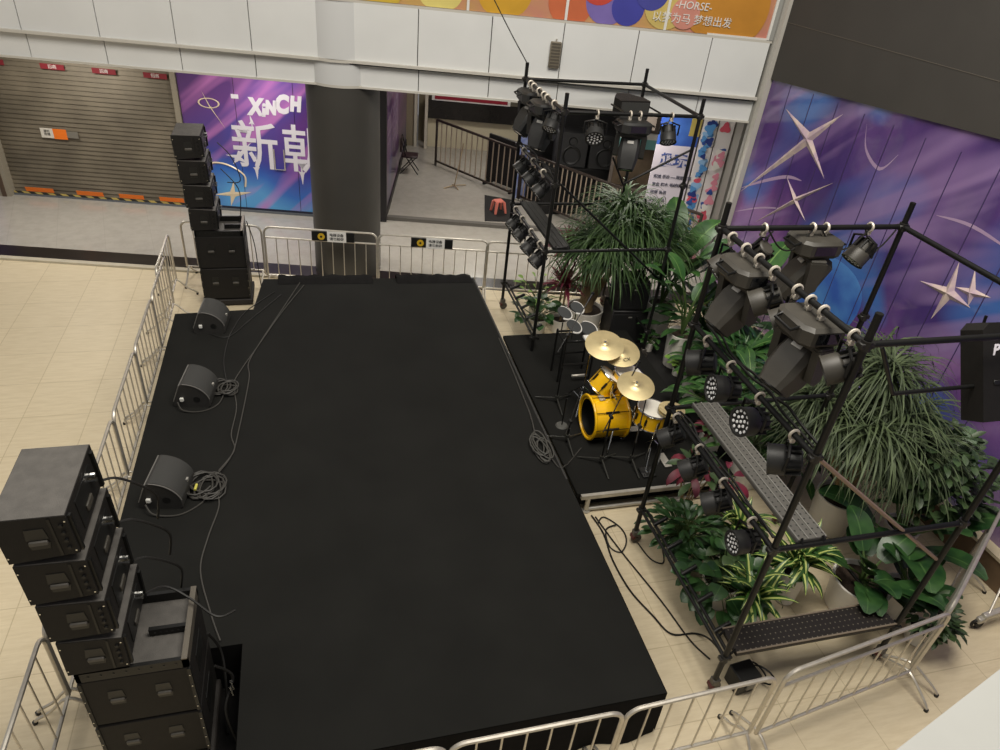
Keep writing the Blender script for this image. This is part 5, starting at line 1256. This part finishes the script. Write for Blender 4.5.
# white tall pots with banana leaves
def banana(label, x, y, leaves, pR=.2, pH=.55, seed=1, m=L_BANANA, z=.012, low=True):
    t = plant('banana_plant', label, x, y, 'big-leaved plants in white pots', z); pot(t, pR, pH, pR*.82)
    b = B(); p = B()
    r_ = random.Random(seed+len(label)); more = [(r_.uniform(0, 6.28), l[1]*r_.uniform(.75, 1.05), l[2]*r_.uniform(.5, .95), l[3]*r_.uniform(.7, 1), l[4]*r_.uniform(.7, 1), l[5]*1.1) for l in leaves]
    for az, e, pl, L, w, dr in leaves+(more if low else [(a_, max(1.15, e_), p_*1.3, l_, w_, d_*.8) for a_, e_, p_, l_, w_, d_ in more]):
        pl *= .8; d = V((math.cos(az)*math.cos(e), math.sin(az)*math.cos(e), math.sin(e)))
        s0 = V((0, 0, pH-.05)); mid = s0+V((d.x*.5, d.y*.5, d.z*1.05))*pl*.55; tip = s0+d*pl
        p.tube([s0, mid, tip], .013, 6)
        b.blade(tip, az, e*.75, L*1.25, w*1.35, dr, 8, .1, paddle)
    p.obj('stems', STEMG, t); b.obj('leaves', m, t, 60)
    return t
banana('tall banana plant in the back white pot right of the drum kit', 5.72, 9.5, [(2.4, 1.3, 1.1, .62, .3, 1.2), (.3, 1.2, 1.2, .65, .34, .9), (-1.2, 1.25, 1.0, .6, .28, 1.2), (3.6, 1.1, .9, .55, .22, 1.6), (5.4, 1.0, 1.1, .6, .3, 1.3), (1.3, 1.4, 1.4, .6, .3, .7), (-2.4, 1.2, .9, .5, .22, 1.3)], .24, .6, low=False)
banana('banana plant in the front white pot right of the drum kit', 5.62, 8.5, [(.4, 1.25, 1.1, .5, .2, 1.1), (2.0, 1.3, 1.1, .45, .18, 1.3), (-1.0, 1.3, 1.0, .4, .15, 1.2), (5.2, 1.25, 1.2, .55, .22, 1.1), (3.0, 1.4, 1.0, .4, .15, 1.0)], .22, .6, low=False)
banana('upright big-leaved plant behind the near tower back pole', 6.35, 8.3, [(2.0, 1.35, 1.3, .6, .3, .6), (.4, 1.3, 1.5, .6, .32, .9), (3.4, 1.25, 1.3, .55, .28, .8), (-1.0, 1.2, 1.2, .6, .28, 1.0), (4.6, 1.2, 1.1, .55, .26, 1.2)], .2, .45)
banana('white potted plant half hidden behind the front white pot', 5.35, 9.85, [(1, 1.2, .8, .4, .16, 1.2), (3, 1.2, .7, .4, .16, 1.2), (5, 1.1, .8, .4, .16, 1.2)], .2, .5)
for k, (x, y, R, H, n, lab) in enumerate(((5.36, 8.95, .08, .16, 24, 'small pothos in a little white pot in front of the back white pot'), (5.52, 8.2, .08, .14, 26, 'small light green pothos leaning on the front white pot'), (5.5, 7.62, .2, .4, 18, 'white pot with light green leaves beside the truss pole'), (5.45, 7.2, .09, .15, 20, 'tiny pothos in front of the pot beside the truss pole'))):
    t = plant('potted_pothos', lab, x, y, 'small light green plants by the drum kit'); pot(t, R, H)
    leafy(t, (0, 0, H), n, .16, .12, .085, L_LIGHT if k % 2 else L_SPATH, 20+k, el=(.1, 1.4), shape=heart)
# mid clumps right of the drum kit
for k, (x, y, lab, m, sd) in enumerate(((5.95, 7.35, 'mid green peace lily clump behind the near tower, back one', L_SPATH, 31), (6.2, 6.7, 'dark peace lily clump behind the near tower, middle one', L_DARK, 32), (5.6, 6.55, 'peace lily in a large white pot under the perforated plank', L_SPATH, 33), (6.3, 7.5, 'dark leafy clump against the purple poster', L_DARK, 34), (5.9, 5.95, 'bright leaved clump left of the big ponytail palm', L_SPATH, 35), (6.2, 8.75, 'tall dark leafy plant at the foot of the pale pillar', L_DARK, 36))):
    t = plant('peace_lily', lab, x, y, 'leafy clumps behind the near tower'); pot(t, .2, .36)
    leafy(t, (0, 0, .36), 85, .75, .42, .13, m, sd, el=(.2, 1.45), droop=(.5, 1.4))
    straps(t, (0, 0, .4), 40, .95, .045, (.5, 1.45), (.5, 1.4), m, sd+50, name='blades')
t = plant('bromeliad', 'red-leaved bromeliad beside the grey plank of the near tower', 4.95, 6.2); pot(t, .15, .5)
leafy(t, (0, 0, .5), 14, .12, .17, .08, L_PINKR, 41, el=(.1, 1.2)); leafy(t, (0, 0, .48), 16, .2, .2, .08, L_SHRUB, 42, name='outer_leaves')
t = plant('white_pot', 'large white pot with arching blades right of the grey plank', 5.3, 5.75); pot(t, .22, .55)
straps(t, (0, 0, .55), 60, .6, .02, (.3, 1.4), (1., 2.2), L_PONY, 43)
# near big ponytail palm
t = plant('ponytail_palm', 'huge shaggy ponytail palm filling the right of the photo', 5.95, 4.85)
pot(t, .27, .5)
trunk(t, [(0, 0, .42), (.02, .02, .8), (.1, .12, 1.3), (.15, .25, 1.7)], .12, .06); trunk(t, [(0, 0, .6), (-.2, .05, .9), (-.3, .1, 1.2)], .07, .045); trunk(t, [(.05, 0, .8), (.25, .1, 1.2), (.4, .1, 1.45)], .06, .04)
mane(t, [(.2, .35, 2.0), (-.3, .2, 1.45), (.4, .05, 1.6), (.3, .65, 1.95), (-.1, -.1, 1.55), (.1, .8, 1.7), (.35, -.2, 1.35), (-.45, .5, 1.6)], 240, .98, .026, L_PONY, 51)
# dark banana leaves in front
banana('dark banana plant with one big leaf right of the near palm', 6.2, 4.15, [(.5, 1.2, .75, .85, .36, .5), (1.1, 1.3, 1.0, .75, .34, .5), (2.6, .8, .5, .6, .28, 1.0), (4.2, .7, .5, .65, .3, .9), (-.4, .9, .6, .6, .3, .8), (1.6, 1.2, .7, .6, .28, .6)], .2, .35, m=L_DARK)
banana('dark glossy plant in a wide white pot behind the low plank', 5.42, 3.72, [(.3, .9, .4, .38, .22, 1.0), (1.5, 1.1, .45, .4, .22, 1.0), (2.8, .8, .4, .36, .2, 1.0), (4.0, .6, .35, .36, .2, .9), (5.2, .7, .4, .4, .22, .9), (3.4, 1.3, .4, .3, .18, .6), (.9, .5, .4, .4, .2, 1.2)], .3, .42, m=L_DARK)
banana('dark green plant in a white pot right of the low plank', 5.92, 3.6, [(.3, .9, .36, .28, .14, 1.0), (1.8, 1.0, .4, .34, .17, 1.0), (3.2, .8, .36, .3, .16, 1.0), (4.4, .7, .3, .26, .14, .9), (5.4, .8, .3, .26, .14, .9), (2.5, 1.2, .4, .3, .16, .9)], .22, .32, m=L_DARK)
t = plant('rubber_shrub', 'dark small-leaved shrub at the right photo edge', 6.62, 4.45); pot(t, .2, .3)
trunk(t, [(0, 0, .25), (.02, 0, .6), (0, 0, 1.1)], .025, .012); bush(t, (0, -.05, 1.0), .56, 620, .17, .08, L_SHRUB, 61, 1.35)
t = plant('rubber_shrub', 'low dark shrub spilling beside the angled barrier', 5.88, 3.22); pot(t, .13, .2, .11); bush(t, (0, 0, .36), .26, 150, .16, .06, L_SHRUB, 62, .8)
# variegated dracaenas and philodendrons inside the near tower
for k, (x, y, h, pR, pH, n, lab) in enumerate(((4.1, 3.72, .3, .17, .34, 34, 'variegated dracaena in a white pot by the low plank'), (4.75, 3.95, .42, .13, .4, 44, 'variegated dracaena fanning out below the grey plank'), (4.4, 4.55, .5, .14, .34, 30, 'variegated dracaena behind the lower rail light'))):
    t = plant('variegated_dracaena', lab, x, y, 'variegated dracaenas inside the near tower'); pot(t, pR, pH)
    trunk(t, [(0, 0, pH-.06), (0, 0, pH+h*.5)], .02, .016, STEMG, 'stem')
    straps(t, (0, 0, pH+h*.4), n+8, .46, .085, (-.1, 1.3), (.8, 1.9), L_VAR, 70+k, .05)
t = plant('philodendron', 'broad-leaved philodendron spreading beside the base rail of the near tower', 3.98, 4.08); pot(t, .2, .3)
leafy(t, (0, 0, .3), 62, .42, .22, .18, L_DARK, 81, el=(-.1, 1.2), shape=heart)
t = plant('fern', 'dense dark green fern at the back of the near tower base rail', 3.85, 4.72); pot(t, .17, .26)
leafy(t, (0, 0, .28), 150, .36, .17, .06, L_DARK, 82, el=(0, 1.4)); 
t = plant('philodendron', 'small philodendron with a yellow young leaf in the near tower', 4.25, 4.3); pot(t, .16, .26)
leafy(t, (0, 0, .28), 46, .36, .2, .13, L_SHRUB, 83, el=(.1, 1.3), shape=heart); leafy(t, (0, 0, .4), 4, .2, .14, .05, L_LIGHT, 84, name='young_leaf')
t = plant('caladium', 'tall plant with drooping crimson leaves and tan stems before the riser front', 4.12, 5.22); pot(t, .14, .2)
rr = random.Random(9); b = B()
for k in range(9):
    a = rr.uniform(0, 2*PI); b.tube([(0.02*math.cos(a), .02*math.sin(a), .16), (.1*math.cos(a), .1*math.sin(a), .5), (.2*math.cos(a), .2*math.sin(a), .85)], .008, 5)
b.obj('stems', TRUNK, t)
leafy(t, (0, 0, .82), 11, .1, .32, .1, L_PINKR, 91, el=(-.2, .9), droop=(1.4, 2.2)); leafy(t, (0, 0, .75), 12, .2, .26, .1, L_SHRUB, 92, name='lower_leaves')
t = plant('caladium', 'second crimson-leaved plant under the near tower lower lights', 4.5, 5.1); pot(t, .13, .18)
b = B()
for k in range(6):
    a = rr.uniform(0, 2*PI); b.tube([(0, 0, .14), (.12*math.cos(a), .12*math.sin(a), .7)], .007, 5)
b.obj('stems', TRUNK, t); leafy(t, (0, 0, .7), 10, .12, .28, .1, L_RED, 93, el=(-.2, 1.0), droop=(1.0, 1.9))

# ------------------------------------------------------------------ light
def area(name, loc, size, power, col, rot=(0, 0, 0), sy=None, spread=PI):
    l = bpy.data.lights.new(name, 'AREA'); l.shape = 'RECTANGLE'; l.size = size; l.size_y = sy or size; l.energy = power; l.color = col; l.spread = spread
    o = bpy.data.objects.new(name, l); COL.objects.link(o); o.location = loc; o.rotation_euler = rot; return o
area('atrium_ceiling_light', (-4.5, 4.6, 10.8), 5, 480, (1., .93, .82), (0, .2, 0), 8)
area('atrium_ceiling_light', (3.0, 3.6, 11.2), 5, 1080, (1., .94, .84), (.2, 0, 0), 5)
for i, (s_, y_) in enumerate(((-7.5, 1.5), (-3.8, 1.5), (0.2, 1.5), (3.2, 1.2), (0.6, 6))):
    p = GM @ V((s_, y_, 3.38)); area('gallery_fill_light', p, .8, 62, (1., .95, .87), (0, 0, 0))  # unseen fill lights added under the soffit to brighten the shop fronts
w = bpy.data.worlds.new('hall ambience'); SC.world = w; w.use_nodes = True
w.node_tree.nodes['Background'].inputs[0].default_value = (.95, .95, 1.0, 1); w.node_tree.nodes['Background'].inputs[1].default_value = .2
SC.view_settings.view_transform = 'Standard'; SC.view_settings.look = 'None'; SC.view_settings.gamma = 1; SC.view_settings.exposure = 0
SC.view_settings.use_curve_mapping = False
